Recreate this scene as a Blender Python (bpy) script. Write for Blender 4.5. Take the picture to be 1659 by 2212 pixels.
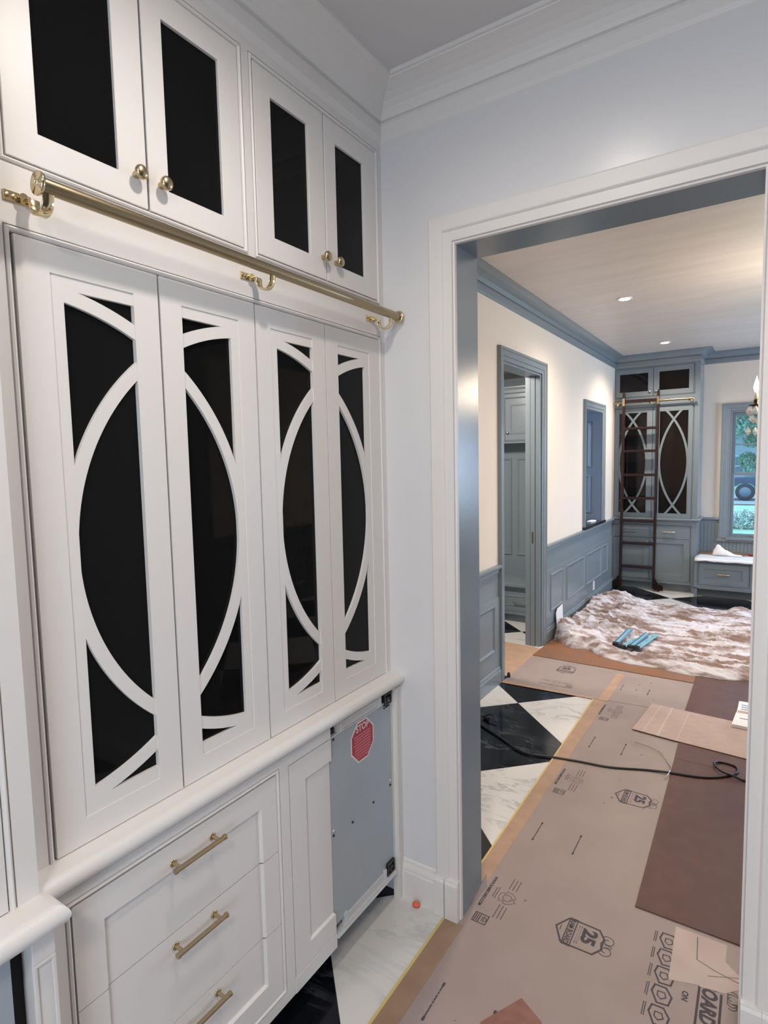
import bpy, math, random
import numpy as np
from mathutils import Vector, Matrix, noise

random.seed(7)
S = bpy.context.scene
COL = S.collection
for o in list(bpy.data.objects):
    bpy.data.objects.remove(o)

# ---------------------------------------------------------------- camera
CAMZ = 1.781
yaw, pit, rol = math.radians(33.29534622), math.radians(-4.85329627), math.radians(-1.19225451)
fwd = Vector((-math.sin(yaw) * math.cos(pit), math.cos(yaw) * math.cos(pit), math.sin(pit)))
r0 = Vector((math.cos(yaw), math.sin(yaw), 0))
u0_ = r0.cross(fwd)
right = r0 * math.cos(rol) + u0_ * math.sin(rol)
up = -r0 * math.sin(rol) + u0_ * math.cos(rol)
cam_d = bpy.data.cameras.new('camera')
cam_d.sensor_fit = 'HORIZONTAL'
cam_d.sensor_width = 36.0
cam_d.lens = 36.0 * 1261.165 / 1659.0
cam_d.clip_start = 0.02
cam_d.clip_end = 300
cam = bpy.data.objects.new('camera', cam_d)
COL.objects.link(cam)
m = Matrix.Identity(4)
for i in range(3):
    m[i][0], m[i][1], m[i][2] = right[i], up[i], -fwd[i]
m[2][3] = CAMZ
cam.matrix_world = m
S.camera = cam

# ---------------------------------------------------------------- world, exposure
S.view_settings.view_transform = 'Standard'
S.view_settings.look = 'None'
S.view_settings.gamma = 1.0
S.view_settings.use_curve_mapping = False
S.view_settings.exposure = 0.0
W = bpy.data.worlds.new('sky')
S.world = W
W.use_nodes = True
wn = W.node_tree.nodes
wn['Background'].inputs[0].default_value = (0.40, 0.66, 1.0, 1)
wn['Background'].inputs[1].default_value = 4.0


def lamp(name, kind, loc, energy, color, size=0.1, aim=None, size_y=None, spot=None, blend=0.6):
    d = bpy.data.lights.new(name, kind)
    d.energy = energy
    d.color = color
    if kind == 'AREA':
        d.size = size
        if size_y:
            d.shape = 'RECTANGLE'
            d.size_y = size_y
        else:
            d.shape = 'DISK'
    else:
        d.shadow_soft_size = size
    if spot:
        d.spot_size = math.radians(spot)
        d.spot_blend = blend
    o = bpy.data.objects.new(name, d)
    COL.objects.link(o)
    o.location = loc
    if aim is not None:
        o.rotation_euler = (Vector(aim) - Vector(loc)).to_track_quat('-Z', 'Y').to_euler()
    return o


WARM = (1.0, 0.84, 0.68)
NEUT = (1.0, 0.90, 0.81)
COOL = (0.55, 0.72, 1.0)
# assumed daylight at unseen pantry and hall windows, and an added side room lamp
lamp('assumed_daylight_pantry', 'AREA', (0.62, -2.16, 1.35), 31, (0.78, 0.87, 1.0), 0.8, (-0.7, 2.0, 1.2), 1.4)  # cool area lamp in an assumed, unseen window opening behind the camera
lamp('assumed_daylight_hall', 'AREA', (2.55, 7.7, 1.7), 105, (0.56, 0.73, 1.0), 1.2, (-1, 6.2, 0.3), 1.4)  # cool area lamp in an assumed, unseen window of the right wall
lamp('added_side_room_lamp', 'AREA', (-3.1, 7.2, 1.7), 26, (0.36, 0.55, 1.0), 0.6, (-1.85, 7.72, 1.5), 1.2)  # added cool lamp in the windowless side room, standing in for daylight

# ---------------------------------------------------------------- materials
MATS = {}


def mat(name, color, rough=0.5, metal=0.0, spec=0.5, nscale=0, ncolor=None, namt=0.5, bump=0.0, bscale=60, emit=None, estr=0,
        stretch=(1, 1, 1), coord='Object', trans=0.0, detail=4, lo=0.35, hi=0.65):
    if name in MATS:
        return MATS[name]
    M = bpy.data.materials.new(name)
    M.use_nodes = True
    nt = M.node_tree
    b = nt.nodes['Principled BSDF']
    b.inputs['Base Color'].default_value = (*color, 1)
    b.inputs['Roughness'].default_value = rough
    b.inputs['Metallic'].default_value = metal
    b.inputs['Specular IOR Level'].default_value = spec
    b.inputs['Transmission Weight'].default_value = trans
    if emit:
        b.inputs['Emission Color'].default_value = (*emit, 1)
        b.inputs['Emission Strength'].default_value = estr
    if nscale or bump:
        tc = nt.nodes.new('ShaderNodeTexCoord')
        mp = nt.nodes.new('ShaderNodeMapping')
        mp.inputs['Scale'].default_value = stretch
        nt.links.new(tc.outputs[coord], mp.inputs[0])
    if nscale:
        n = nt.nodes.new('ShaderNodeTexNoise')
        n.inputs['Scale'].default_value = nscale
        n.inputs['Detail'].default_value = detail
        nt.links.new(mp.outputs[0], n.inputs['Vector'])
        r = nt.nodes.new('ShaderNodeMapRange')
        r.inputs[1].default_value = lo
        r.inputs[2].default_value = hi
        r.inputs[4].default_value = namt
        nt.links.new(n.outputs[0], r.inputs[0])
        mx = nt.nodes.new('ShaderNodeMix')
        mx.data_type = 'RGBA'
        mx.inputs['A'].default_value = (*color, 1)
        mx.inputs['B'].default_value = (*(ncolor or color), 1)
        nt.links.new(r.outputs[0], mx.inputs['Factor'])
        nt.links.new(mx.outputs['Result'], b.inputs['Base Color'])
    if bump:
        n2 = nt.nodes.new('ShaderNodeTexNoise')
        n2.inputs['Scale'].default_value = bscale
        n2.inputs['Detail'].default_value = 3
        nt.links.new(mp.outputs[0], n2.inputs['Vector'])
        bp = nt.nodes.new('ShaderNodeBump')
        bp.inputs['Strength'].default_value = bump
        bp.inputs['Distance'].default_value = 0.004
        nt.links.new(n2.outputs[0], bp.inputs['Height'])
        nt.links.new(bp.outputs[0], b.inputs['Normal'])
    MATS[name] = M
    return M


def marble(name, base, vein, amt, scale, rough):
    M = bpy.data.materials.new(name)
    M.use_nodes = True
    nt = M.node_tree
    b = nt.nodes['Principled BSDF']
    b.inputs['Roughness'].default_value = rough
    tc = nt.nodes.new('ShaderNodeTexCoord')
    mp = nt.nodes.new('ShaderNodeMapping')
    mp.inputs['Rotation'].default_value = (0, 0, 0.6)
    mp.inputs['Scale'].default_value = (1.0, 2.4, 1)
    nt.links.new(tc.outputs['Object'], mp.inputs[0])
    n = nt.nodes.new('ShaderNodeTexNoise')
    n.inputs['Scale'].default_value = scale
    n.inputs['Detail'].default_value = 7
    n.inputs['Roughness'].default_value = 0.62
    n.inputs['Distortion'].default_value = 0.9
    nt.links.new(mp.outputs[0], n.inputs['Vector'])
    s = nt.nodes.new('ShaderNodeMath')
    s.operation = 'SUBTRACT'
    s.inputs[1].default_value = 0.5
    nt.links.new(n.outputs[0], s.inputs[0])
    a = nt.nodes.new('ShaderNodeMath')
    a.operation = 'ABSOLUTE'
    nt.links.new(s.outputs[0], a.inputs[0])
    r = nt.nodes.new('ShaderNodeMapRange')
    r.inputs[1].default_value = 0.0
    r.inputs[2].default_value = 0.035
    r.inputs[3].default_value = amt
    r.inputs[4].default_value = 0.0
    nt.links.new(a.outputs[0], r.inputs[0])
    n3 = nt.nodes.new('ShaderNodeTexNoise')
    n3.inputs['Scale'].default_value = 2.2
    nt.links.new(tc.outputs['Object'], n3.inputs['Vector'])
    r3 = nt.nodes.new('ShaderNodeMapRange')
    r3.inputs[1].default_value = 0.42
    r3.inputs[2].default_value = 0.7
    nt.links.new(n3.outputs[0], r3.inputs[0])
    mu = nt.nodes.new('ShaderNodeMath')
    mu.operation = 'MULTIPLY'
    nt.links.new(r.outputs[0], mu.inputs[0])
    nt.links.new(r3.outputs[0], mu.inputs[1])
    mx = nt.nodes.new('ShaderNodeMix')
    mx.data_type = 'RGBA'
    mx.inputs['A'].default_value = (*base, 1)
    mx.inputs['B'].default_value = (*vein, 1)
    nt.links.new(mu.outputs[0], mx.inputs['Factor'])
    nt.links.new(mx.outputs['Result'], b.inputs['Base Color'])
    MATS[name] = M
    return M


WHITE = mat('white_paint', (0.78, 0.75, 0.718), 0.4, bump=0.06, bscale=40)
WALLW = mat('white_wall_paint', (0.74, 0.73, 0.73), 0.3, bump=0.05, bscale=30, stretch=(1, 1, 0.3))
CEILW = mat('near_ceiling_paint', (0.66, 0.64, 0.63), 0.8)
GREY = mat('blue_grey_paint', (0.20, 0.242, 0.268), 0.26, bump=0.05, bscale=50)
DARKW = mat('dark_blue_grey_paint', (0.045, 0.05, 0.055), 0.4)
PAPERW = mat('cream_grasscloth', (0.79, 0.71, 0.61), 0.75, nscale=9, ncolor=(0.765, 0.69, 0.60), namt=0.6, stretch=(4, 4, 0.6))
CEILF = mat('far_ceiling_paper', (0.64, 0.59, 0.545), 0.42, nscale=3.0, ncolor=(0.57, 0.52, 0.48), namt=0.8, stretch=(0.5, 3, 1), bump=0.1, bscale=4)
BRASS = mat('satin_brass', (0.52, 0.41, 0.25), 0.27, 1.0)
BRASS2 = mat('bright_brass', (0.80, 0.66, 0.40), 0.16, 1.0)
BRASSD = mat('aged_brass_tube', (0.36, 0.29, 0.18), 0.3, 1.0)
NICK = mat('nickel', (0.6, 0.58, 0.54), 0.2, 1.0)
GLASS = mat('dark_cabinet_glass', (0.006, 0.006, 0.006), 0.025, spec=0.12)
GLASSF = mat('far_cabinet_glass', (0.008, 0.006, 0.006), 0.03, spec=0.24)
BLACK = mat('black_void', (0.004, 0.004, 0.005), 0.7)
MW = marble('white_marble', (0.70, 0.69, 0.67), (0.25, 0.26, 0.28), 0.8, 1.7, 0.16)
MB_ = marble('black_marble', (0.004, 0.005, 0.008), (0.30, 0.32, 0.36), 0.3, 2.3, 0.12)
MB_.node_tree.nodes['Principled BSDF'].inputs['Specular IOR Level'].default_value = 0.38
GROUT = mat('grout', (0.3, 0.3, 0.29), 0.8)
KRAFT = mat('kraft_floor_board', (0.325, 0.262, 0.245), 0.5, nscale=5, ncolor=(0.285, 0.225, 0.205), namt=0.6, bump=0.03, bscale=300)
HARD = mat('brown_hardboard', (0.118, 0.060, 0.052), 0.5, spec=0.3, nscale=14, ncolor=(0.10, 0.05, 0.043), namt=0.9)
HARDT = mat('tan_hardboard', (0.25, 0.105, 0.046), 0.4, nscale=9, ncolor=(0.2, 0.105, 0.065), namt=0.9)
REDB = mat('red_brown_hardboard', (0.25, 0.1, 0.075), 0.45, nscale=30, ncolor=(0.19, 0.075, 0.055), namt=0.9)
TAPE = mat('peach_seam_tape', (0.45, 0.295, 0.205), 0.45, nscale=10, ncolor=(0.37, 0.24, 0.16), namt=0.7)
TAPE_SHADED = mat('shaded_seam_tape', (0.33, 0.215, 0.14), 0.5, nscale=10, ncolor=(0.27, 0.17, 0.11), namt=0.7)  # darker copy of the seam tape: pantry shade put into the colour
TAPEY = mat('yellow_tape_edge', (0.62, 0.5, 0.18), 0.5)
PATCH = mat('pale_paper_patch', (0.50, 0.40, 0.36), 0.55, nscale=8, ncolor=(0.44, 0.34, 0.31), namt=0.8)
INK = mat('black_ink', (0.055, 0.045, 0.055), 0.7)
INKF = mat('faint_ink', (0.13, 0.10, 0.098), 0.7)
CARDB = mat('corrugated_cardboard', (0.47, 0.36, 0.315), 0.7, nscale=20, ncolor=(0.41, 0.305, 0.26), namt=0.7, stretch=(1, 5, 1))
CARDW = mat('white_card', (0.80, 0.80, 0.80), 0.5)
CARDBL = mat('blue_print', (0.10, 0.14, 0.32), 0.5)
STEEL = mat('galvanised_panel', (0.47, 0.53, 0.575), 0.5, 0.2, nscale=5, ncolor=(0.43, 0.49, 0.53), namt=0.8, bump=0.02, bscale=8)
ALU = mat('white_metal_rail', (0.68, 0.68, 0.69), 0.3, 0.3)
SCREW = mat('dark_screw', (0.05, 0.05, 0.05), 0.35, 0.7)
RED = mat('sticker_red', (0.47, 0.035, 0.06), 0.4)
PINK = mat('sticker_print', (0.62, 0.22, 0.25), 0.4)
LETW = mat('sticker_white', (0.85, 0.8, 0.8), 0.4)
CORD = mat('black_rubber', (0.009, 0.009, 0.011), 0.42)
ORANGE = mat('orange_foam', (0.80, 0.16, 0.09), 0.8)
WOODD = mat('mahogany', (0.016, 0.005, 0.0045), 0.3, nscale=8, ncolor=(0.026, 0.008, 0.007), namt=0.8, stretch=(6, 6, 0.5))
WOODB = mat('raw_plywood', (0.34, 0.21, 0.12), 0.6, nscale=6, ncolor=(0.26, 0.15, 0.08), namt=0.8, stretch=(1, 6, 1))
STONE = mat('black_stone', (0.009, 0.009, 0.01), 0.12)
PLASTIC = mat('white_plastic', (0.74, 0.74, 0.72), 0.35)
SHEET = mat('white_protective_sheet', (0.72, 0.74, 0.78), 0.4)
CLOTHW = mat('white_rag', (0.78, 0.76, 0.75), 0.85)
REDH = mat('red_grip', (0.25, 0.015, 0.03), 0.4)
PALEB = mat('pale_blue_metal', (0.26, 0.56, 0.66), 0.32, 0.25)
BLUEM = mat('blue_metal', (0.2, 0.33, 0.55), 0.32, 0.3)
CRYS = mat('crystal', (0.95, 0.95, 0.95), 0.03, trans=0.6, spec=0.9)
BULB = mat('candle_bulb', (1, 0.95, 0.9), 0.1, emit=(1, 0.93, 0.84), estr=5)
LENS = mat('downlight_lens', (1, 1, 1), 0.3, emit=(1, 0.95, 0.86), estr=22)
IVORY = mat('candle_sleeve', (0.75, 0.66, 0.5), 0.4)
BRONZE = mat('dark_bronze', (0.05, 0.03, 0.02), 0.3, 0.9)
DROP = mat('canvas_drop_cloth', (0.60, 0.59, 0.64), 0.9, bump=0.25, bscale=30, nscale=5.5, ncolor=(0.22, 0.14, 0.11), namt=0.9, detail=8, lo=0.44, hi=0.58, stretch=(0.7, 2.4, 2))
WGLASS = mat('window_glass', (1, 1, 1), 0.0, trans=1.0, spec=0.5)
GRASS = mat('lawn', (0.26, 0.42, 0.27), 0.9, nscale=5, ncolor=(0.20, 0.34, 0.21), namt=0.8)
LEAF = mat('tree_leaves', (0.16, 0.32, 0.24), 0.7, nscale=2, ncolor=(0.32, 0.5, 0.38), namt=0.8)
LEAFH = mat('hedge_leaves', (0.34, 0.44, 0.38), 0.7, nscale=4, ncolor=(0.8, 0.8, 0.74), namt=0.9)
BARK = mat('bark', (0.16, 0.13, 0.11), 0.9, nscale=8, ncolor=(0.1, 0.08, 0.07))
HOUSE = mat('house_siding', (0.20, 0.27, 0.30), 0.8)
HWIN = mat('house_window', (0.09, 0.13, 0.16), 0.3)
HTRIM = mat('house_trim', (0.38, 0.42, 0.44), 0.6)
CARP = mat('car_paint', (0.03, 0.05, 0.08), 0.6, 0.0)
CARG = mat('car_glass', (0.05, 0.07, 0.09), 0.3)
TYRE = mat('tyre', (0.02, 0.025, 0.03), 0.8)
HUB = mat('wheel_hub', (0.10, 0.13, 0.16), 0.6)
ASPH = mat('road', (0.26, 0.28, 0.29), 0.9, nscale=30, ncolor=(0.22, 0.24, 0.25))


# ---------------------------------------------------------------- mesh builder
class Frame:
    """u along, v up, d out of a face"""

    def __init__(s, o, u, d, v=(0, 0, 1)):
        s.o, s.u, s.v, s.d = Vector(o), Vector(u), Vector(v), Vector(d)

    def __call__(s, u, v, d):
        return s.o + s.u * u + s.v * v + s.d * d


WORLD = Frame((0, 0, 0), (1, 0, 0), (0, 0, 1), (0, 1, 0))   # u=x v=y d=z


def FX(x):
    return Frame((x, 0, 0), (0, 1, 0), (1, 0, 0))    # faces +x : u=y v=z


def FY(y):
    return Frame((0, y, 0), (1, 0, 0), (0, -1, 0))   # faces -y : u=x v=z


def FL(z):
    return Frame((0, 0, z), (1, 0, 0), (0, 0, 1), (0, 1, 0))   # floor: u=x v=y


class MB:
    def __init__(s):
        s.v, s.f, s.sm = [], [], []

    def add(s, vs, fs, smooth=False):
        n = len(s.v)
        s.v += [tuple(a) for a in vs]
        s.f += [tuple(n + i for i in f) for f in fs]
        s.sm += [smooth] * len(fs)
        return s

    def box(s, F, u0, u1, v0, v1, d0, d1):
        P = [F(u, v, d) for d in (d0, d1) for u, v in ((u0, v0), (u1, v0), (u1, v1), (u0, v1))]
        return s.add(P, [(0, 3, 2, 1), (4, 5, 6, 7), (0, 1, 5, 4), (1, 2, 6, 5), (2, 3, 7, 6), (3, 0, 4, 7)])

    def wbox(s, x0, x1, y0, y1, z0, z1):
        return s.box(WORLD, x0, x1, y0, y1, z0, z1)

    def prism(s, F, pts, d0, d1):
        n = len(pts)
        P = [F(u, v, d0) for u, v in pts] + [F(u, v, d1) for u, v in pts]
        return s.add(P, [tuple(range(n - 1, -1, -1)), tuple(range(n, 2 * n))] + [(i, (i + 1) % n, n + (i + 1) % n, n + i) for i in range(n)])

    def ring(s, F, u0, u1, v0, v1, w, d0, d1):
        """mitred rectangular ring, w wide inward"""
        o = [(u0, v0), (u1, v0), (u1, v1), (u0, v1)]
        i = [(u0 + w, v0 + w), (u1 - w, v0 + w), (u1 - w, v1 - w), (u0 + w, v1 - w)]
        P = [F(*p, d0) for p in o] + [F(*p, d0) for p in i] + [F(*p, d1) for p in o] + [F(*p, d1) for p in i]
        fs = []
        for k in range(4):
            j = (k + 1) % 4
            fs += [(8 + k, 8 + j, 12 + j, 12 + k), (j, k, 4 + k, 4 + j), (k, j, 8 + j, 8 + k), (4 + j, 4 + k, 12 + k, 12 + j)]
        return s.add(P, fs)

    def rring(s, F, o, i, d0, d1):
        """frame between an outer and an inner rectangle, each (u0, u1, v0, v1)"""
        O = [(o[0], o[2]), (o[1], o[2]), (o[1], o[3]), (o[0], o[3])]
        I = [(i[0], i[2]), (i[1], i[2]), (i[1], i[3]), (i[0], i[3])]
        P = [F(*p, d0) for p in O] + [F(*p, d0) for p in I] + [F(*p, d1) for p in O] + [F(*p, d1) for p in I]
        fs = []
        for k in range(4):
            j = (k + 1) % 4
            fs += [(8 + k, 8 + j, 12 + j, 12 + k), (j, k, 4 + k, 4 + j), (k, j, 8 + j, 8 + k), (4 + j, 4 + k, 12 + k, 12 + j)]
        return s.add(P, fs)

    def mould(s, F, u0, u1, v0, v1, prof):
        """picture-frame moulding, prof = [(inward offset, d)...] open profile"""
        rows = []
        for w, d in prof:
            rows.append([F(u0 + w, v0 + w, d), F(u1 - w, v0 + w, d), F(u1 - w, v1 - w, d), F(u0 + w, v1 - w, d)])
        P = [p for r in rows for p in r]
        fs = []
        for k in range(len(rows) - 1):
            for a in range(4):
                b = (a + 1) % 4
                fs.append((4 * k + a, 4 * k + b, 4 * k + 4 + b, 4 * k + 4 + a))
        return s.add(P, fs)

    def tube(s, pts, r, n=10, caps=True, closed=False):
        pts = [Vector(p) for p in pts]
        N = len(pts)
        rad = r if hasattr(r, '__len__') else [r] * N
        rings = []
        prev = None
        for i, p in enumerate(pts):
            t = (pts[min(i + 1, N - 1)] - pts[max(i - 1, 0)]).normalized()
            if prev is None:
                a = Vector((0, 0, 1)) if abs(t.z) < 0.9 else Vector((1, 0, 0))
                x = t.cross(a).normalized()
            else:
                x = (prev - t * prev.dot(t)).normalized()
            prev = x
            y = t.cross(x)
            rings.append([p + (x * math.cos(2 * math.pi * k / n) + y * math.sin(2 * math.pi * k / n)) * rad[i] for k in range(n)])
        P = [q for g in rings for q in g]
        fs = []
        for i in range(N - 1):
            for k in range(n):
                fs.append((i * n + k, i * n + (k + 1) % n, (i + 1) * n + (k + 1) % n, (i + 1) * n + k))
        s.add(P, fs, True)
        if caps:
            s.add(rings[0], [tuple(range(n - 1, -1, -1))])
            s.add(rings[-1], [tuple(range(n))])
        return s

    def lathe(s, o, axis, prof, n=16):
        """prof = [(r, h)] around axis from o"""
        a = Vector(axis).normalized()
        x = a.cross(Vector((0.31, 0.52, 0.79))).normalized()
        y = a.cross(x)
        P = []
        for r, h in prof:
            P += [Vector(o) + a * h + (x * math.cos(2 * math.pi * k / n) + y * math.sin(2 * math.pi * k / n)) * r for k in range(n)]
        fs = []
        for i in range(len(prof) - 1):
            for k in range(n):
                fs.append((i * n + k, i * n + (k + 1) % n, (i + 1) * n + (k + 1) % n, (i + 1) * n + k))
        fs.append(tuple(range(n - 1, -1, -1)))
        fs.append(tuple(range((len(prof) - 1) * n, len(prof) * n)))
        return s.add(P, fs, True)

    def sweep(s, path, prof, side=1):
        """profile [(d, z)] along a plan polyline [(x, y)], mitred; d measured to the left (side=1) of travel"""
        pp = [Vector((*p, 0)) for p in path]
        nr = []
        for i in range(len(pp) - 1):
            t = (pp[i + 1] - pp[i]).normalized()
            nr.append(Vector((-t.y, t.x, 0)) * side)
        rows = []
        for i, p in enumerate(pp):
            if i == 0:
                q = nr[0]
            elif i == len(pp) - 1:
                q = nr[-1]
            else:
                b = (nr[i - 1] + nr[i]).normalized()
                q = b / max(0.2, b.dot(nr[i]))
            rows.append([p + q * d + Vector((0, 0, z)) for d, z in prof])
        n = len(prof)
        P = [v for r in rows for v in r]
        fs = []
        for i in range(len(rows) - 1):
            for k in range(n - 1):
                fs.append((i * n + k, i * n + k + 1, (i + 1) * n + k + 1, (i + 1) * n + k))
        s.add(P, fs)
        s.add(rows[0], [tuple(range(n))])
        s.add(rows[-1], [tuple(range(n - 1, -1, -1))])
        return s

    def text(s, F, body, size, u, v, d, xdir=(1, 0), bold=0.0, align='LEFT', sx=1.0, shear=0.0):
        cu = bpy.data.curves.new('lettering', 'FONT')
        cu.body = body
        cu.size = size
        cu.offset = bold
        cu.align_x = align
        cu.resolution_u = 3
        cu.shear = shear
        ob = bpy.data.objects.new('lettering', cu)
        COL.objects.link(ob)
        dg = bpy.context.evaluated_depsgraph_get()
        me = bpy.data.meshes.new_from_object(ob.evaluated_get(dg))
        yd = (-xdir[1], xdir[0])
        P = [F(u + c.co.x * sx * xdir[0] + c.co.y * yd[0], v + c.co.x * sx * xdir[1] + c.co.y * yd[1], d) for c in me.vertices]
        s.add(P, [tuple(p.vertices) for p in me.polygons])
        bpy.data.objects.remove(ob)
        bpy.data.curves.remove(cu)
        bpy.data.meshes.remove(me)
        return s

    def line(s, F, pts, w, d, closed=False):
        """flat printed stroke"""
        n = len(pts)
        for i in range(n if closed else n - 1):
            a, b = Vector(pts[i]), Vector(pts[(i + 1) % n])
            t = (b - a)
            if t.length < 1e-6:
                continue
            t.normalize()
            q = Vector((-t.y, t.x)) * w / 2
            a2, b2 = a - t * w / 2, b + t * w / 2
            s.nl = getattr(s, 'nl', 0) + 1
            dd = d
            d = dd + 0.00003 * (s.nl % 7)
            s.add([F(*(a2 - q), d), F(*(b2 - q), d), F(*(b2 + q), d), F(*(a2 + q), d)], [(0, 1, 2, 3)])
            d = dd
        return s

    def build(s, name, material, parent=None, bevel=0.0, seg=2, weld=False, angle=0.7):
        off = Vector((0, 0, 0))
        p = parent
        while p is not None:
            off += p.location
            p = p.parent
        me = bpy.data.meshes.new(name)
        me.from_pydata([tuple(Vector(a) - off) for a in s.v], [], s.f)
        me.polygons.foreach_set('use_smooth', s.sm)
        me.materials.append(material)
        me.update()
        o = bpy.data.objects.new(name, me)
        COL.objects.link(o)
        if parent is not None:
            o.parent = parent
        if bevel:
            b = o.modifiers.new('bevel', 'BEVEL')
            b.width = bevel
            b.segments = seg
            b.limit_method = 'ANGLE'
            b.angle_limit = angle
            b.harden_normals = False
        return o


def thing(name, label, cat, loc=(0, 0, 0), group=None):
    o = bpy.data.objects.new(name, None)
    o.empty_display_size = 0.1
    COL.objects.link(o)
    o.location = loc
    o['label'] = label
    o['category'] = cat
    if group:
        o['group'] = group
    return o


def tag(o, label, cat, group=None, kind=None):
    o['label'] = label
    o['category'] = cat
    if group:
        o['group'] = group
    if kind:
        o['kind'] = kind
    return o


def struct(o):
    o['kind'] = 'structure'
    return o


def copy_tree(o, parent=None):
    c = o.copy()
    COL.objects.link(c)
    c.parent = parent
    for ch in list(o.children):
        copy_tree(ch, c)
    return c


# ================================================================ ROOM SHELL
CEIL = 3.12
PY = 1.93          # near face of the partition
PYB = 2.11         # far face
LW = -1.7625       # hall left wall
FARY = 8.9
NR = 1.3           # pantry right wall
HR = 2.6           # hall right wall
OX0, OX1, OH = -0.945, -0.025, 2.545   # cased opening

# ---- tiles (one diagonal grid through all rooms)
SA, SB = 1.131, 1.168
A0, B0 = 2.515, -5.478


def ab(x, y):
    return (x + y, x - y)


def clip(poly, x0, x1, y0, y1):
    def cut(pts, f, g):
        out = []
        for i in range(len(pts)):
            a, b = pts[i], pts[(i + 1) % len(pts)]
            fa, fb = f(a), f(b)
            if fa >= 0:
                out.append(a)
            if (fa >= 0) != (fb >= 0):
                t = fa / (fa - fb)
                out.append((a[0] + (b[0] - a[0]) * t, a[1] + (b[1] - a[1]) * t))
        return out
    for f in (lambda p: p[0] - x0, lambda p: x1 - p[0], lambda p: p[1] - y0, lambda p: y1 - p[1]):
        if len(poly) < 3:
            return []
        poly = cut(poly, f, None)
    return poly


def tiled_floor(x0, x1, y0, y1):
    base = MB().wbox(x0, x1, y0, y1, -0.06, -0.012).build('floor', GROUT)
    struct(base)
    g = 0.0012
    for i in range(-8, 12):
        for j in range(-14, 8):
            a0, a1 = A0 + i * SA + g, A0 + (i + 1) * SA - g
            b0, b1 = B0 + j * SB + g, B0 + (j + 1) * SB - g
            q = [((a + b) / 2, (a - b) / 2) for a, b in ((a0, b0), (a0, b1), (a1, b1), (a1, b0))]
            q = clip(q, x0, x1, y0, y1)
            if len(q) < 3:
                continue
            ar = sum(q[k][0] * q[(k + 1) % len(q)][1] - q[(k + 1) % len(q)][0] * q[k][1] for k in range(len(q))) / 2
            if abs(ar) < 1e-3:
                continue
            if ar < 0:
                q = q[::-1]
            MB().prism(FL(0), q, -0.012, 0.0).build('tile', MB_ if (i + j) % 2 else MW, base)
    return base


tiled_floor(-1.9, NR, -2.2, PYB)
tiled_floor(LW - 0.14, HR, PYB, FARY)
tiled_floor(-3.6, LW - 0.14, 3.6, 6.75)

# ---- ceilings
struct(MB().wbox(-1.9, NR + 0.1, -2.3, PY + 0.05, CEIL, CEIL + 0.08).build('ceiling', CEILW))
struct(MB().wbox(LW - 0.14, HR + 0.1, PY + 0.05, FARY + 0.14, CEIL, CEIL + 0.08).build('ceiling', CEILF))
struct(MB().wbox(-3.7, LW - 0.14, 3.5, 6.85, 2.74, 2.8).build('ceiling', CEILF))

# ---- pantry walls
struct(MB().wbox(-1.9, -1.62, -2.3, PY, 0, CEIL).build('wall_left', WALLW))
struct(MB().wbox(NR, NR + 0.1, -2.3, PY, 0, CEIL).build('wall_right', DARKW))
w = MB()
w.wbox(-1.9, 0.22, -2.3, -2.2, 0, CEIL).wbox(1.02, NR + 0.1, -2.3, -2.2, 0, CEIL)
w.wbox(0.22, 1.02, -2.3, -2.2, 0, 0.65).wbox(0.22, 1.02, -2.3, -2.2, 2.05, CEIL)  # opening of an assumed window behind the camera, added for cool light
struct(w.build('wall_front', WALLW))
# partition with the cased opening: near skin white, hall skin cream
w = MB()
for a, b, c, d in ((-1.9, OX0 - 0.02, 0, CEIL), (OX0 - 0.02, OX1 + 0.02, OH + 0.02, CEIL), (OX1 + 0.02, NR, 0, CEIL)):
    w.wbox(a, b, PY, PY + 0.09, c, d)
part = struct(w.build('wall_back', WALLW))
struct(MB().sweep([(OX1 + 0.1, PY), (NR, PY)], [(0, 0), (0.016, 0), (0.016, 0.112), (0.013, 0.124), (0.010, 0.135), (0.004, 0.158), (0, 0.164)], -1).build('baseboard_back', WHITE))
w = MB()
for a, b, c, d in ((-1.9, OX0 - 0.02, 0, CEIL), (OX0 - 0.02, OX1 + 0.02, OH + 0.02, CEIL), (OX1 + 0.02, HR, 0, CEIL)):
    w.wbox(a, b, PY + 0.09, PYB, c, d)
struct(w.build('wall_front', PAPERW))

# ---- hall walls
DY0, DY1, DH = 4.42, 5.36, 2.56       # doorway
NY0, NY1, NZ0, NZ1 = 6.94, 7.725, 0.975, 2.345   # pass-through
T = 0.14
w = MB()
w.wbox(LW - T, LW, PYB, DY0, 0, CEIL).wbox(LW - T, LW, DY0, DY1, DH, CEIL).wbox(LW - T, LW, DY1, NY0, 0, CEIL)
w.wbox(LW - T, LW, NY0, NY1, 0, NZ0).wbox(LW - T, LW, NY0, NY1, NZ1, CEIL).wbox(LW - T, LW, NY1, FARY, 0, CEIL)
struct(w.build('wall_left', PAPERW))
WX0, WX1, WZ0, WZ1 = -0.415, 0.5, 0.695, 2.353
w = MB()
w.wbox(LW, WX0, FARY, FARY + T, 0, CEIL).wbox(WX1, HR, FARY, FARY + T, 0, CEIL)
w.wbox(WX0, WX1, FARY, FARY + T, 0, WZ0).wbox(WX0, WX1, FARY, FARY + T, WZ1, CEIL)
struct(w.build('wall_far', PAPERW))
w = MB()
w.wbox(HR, HR + 0.1, PYB, 7.1, 0.98, CEIL).wbox(HR, HR + 0.1, 8.3, FARY, 0.98, CEIL)
w.wbox(HR, HR + 0.1, 7.1, 8.3, 2.4, CEIL)  # gap left for an assumed, unseen side window, added for cool light
struct(w.build('wall_right', PAPERW))
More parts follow.
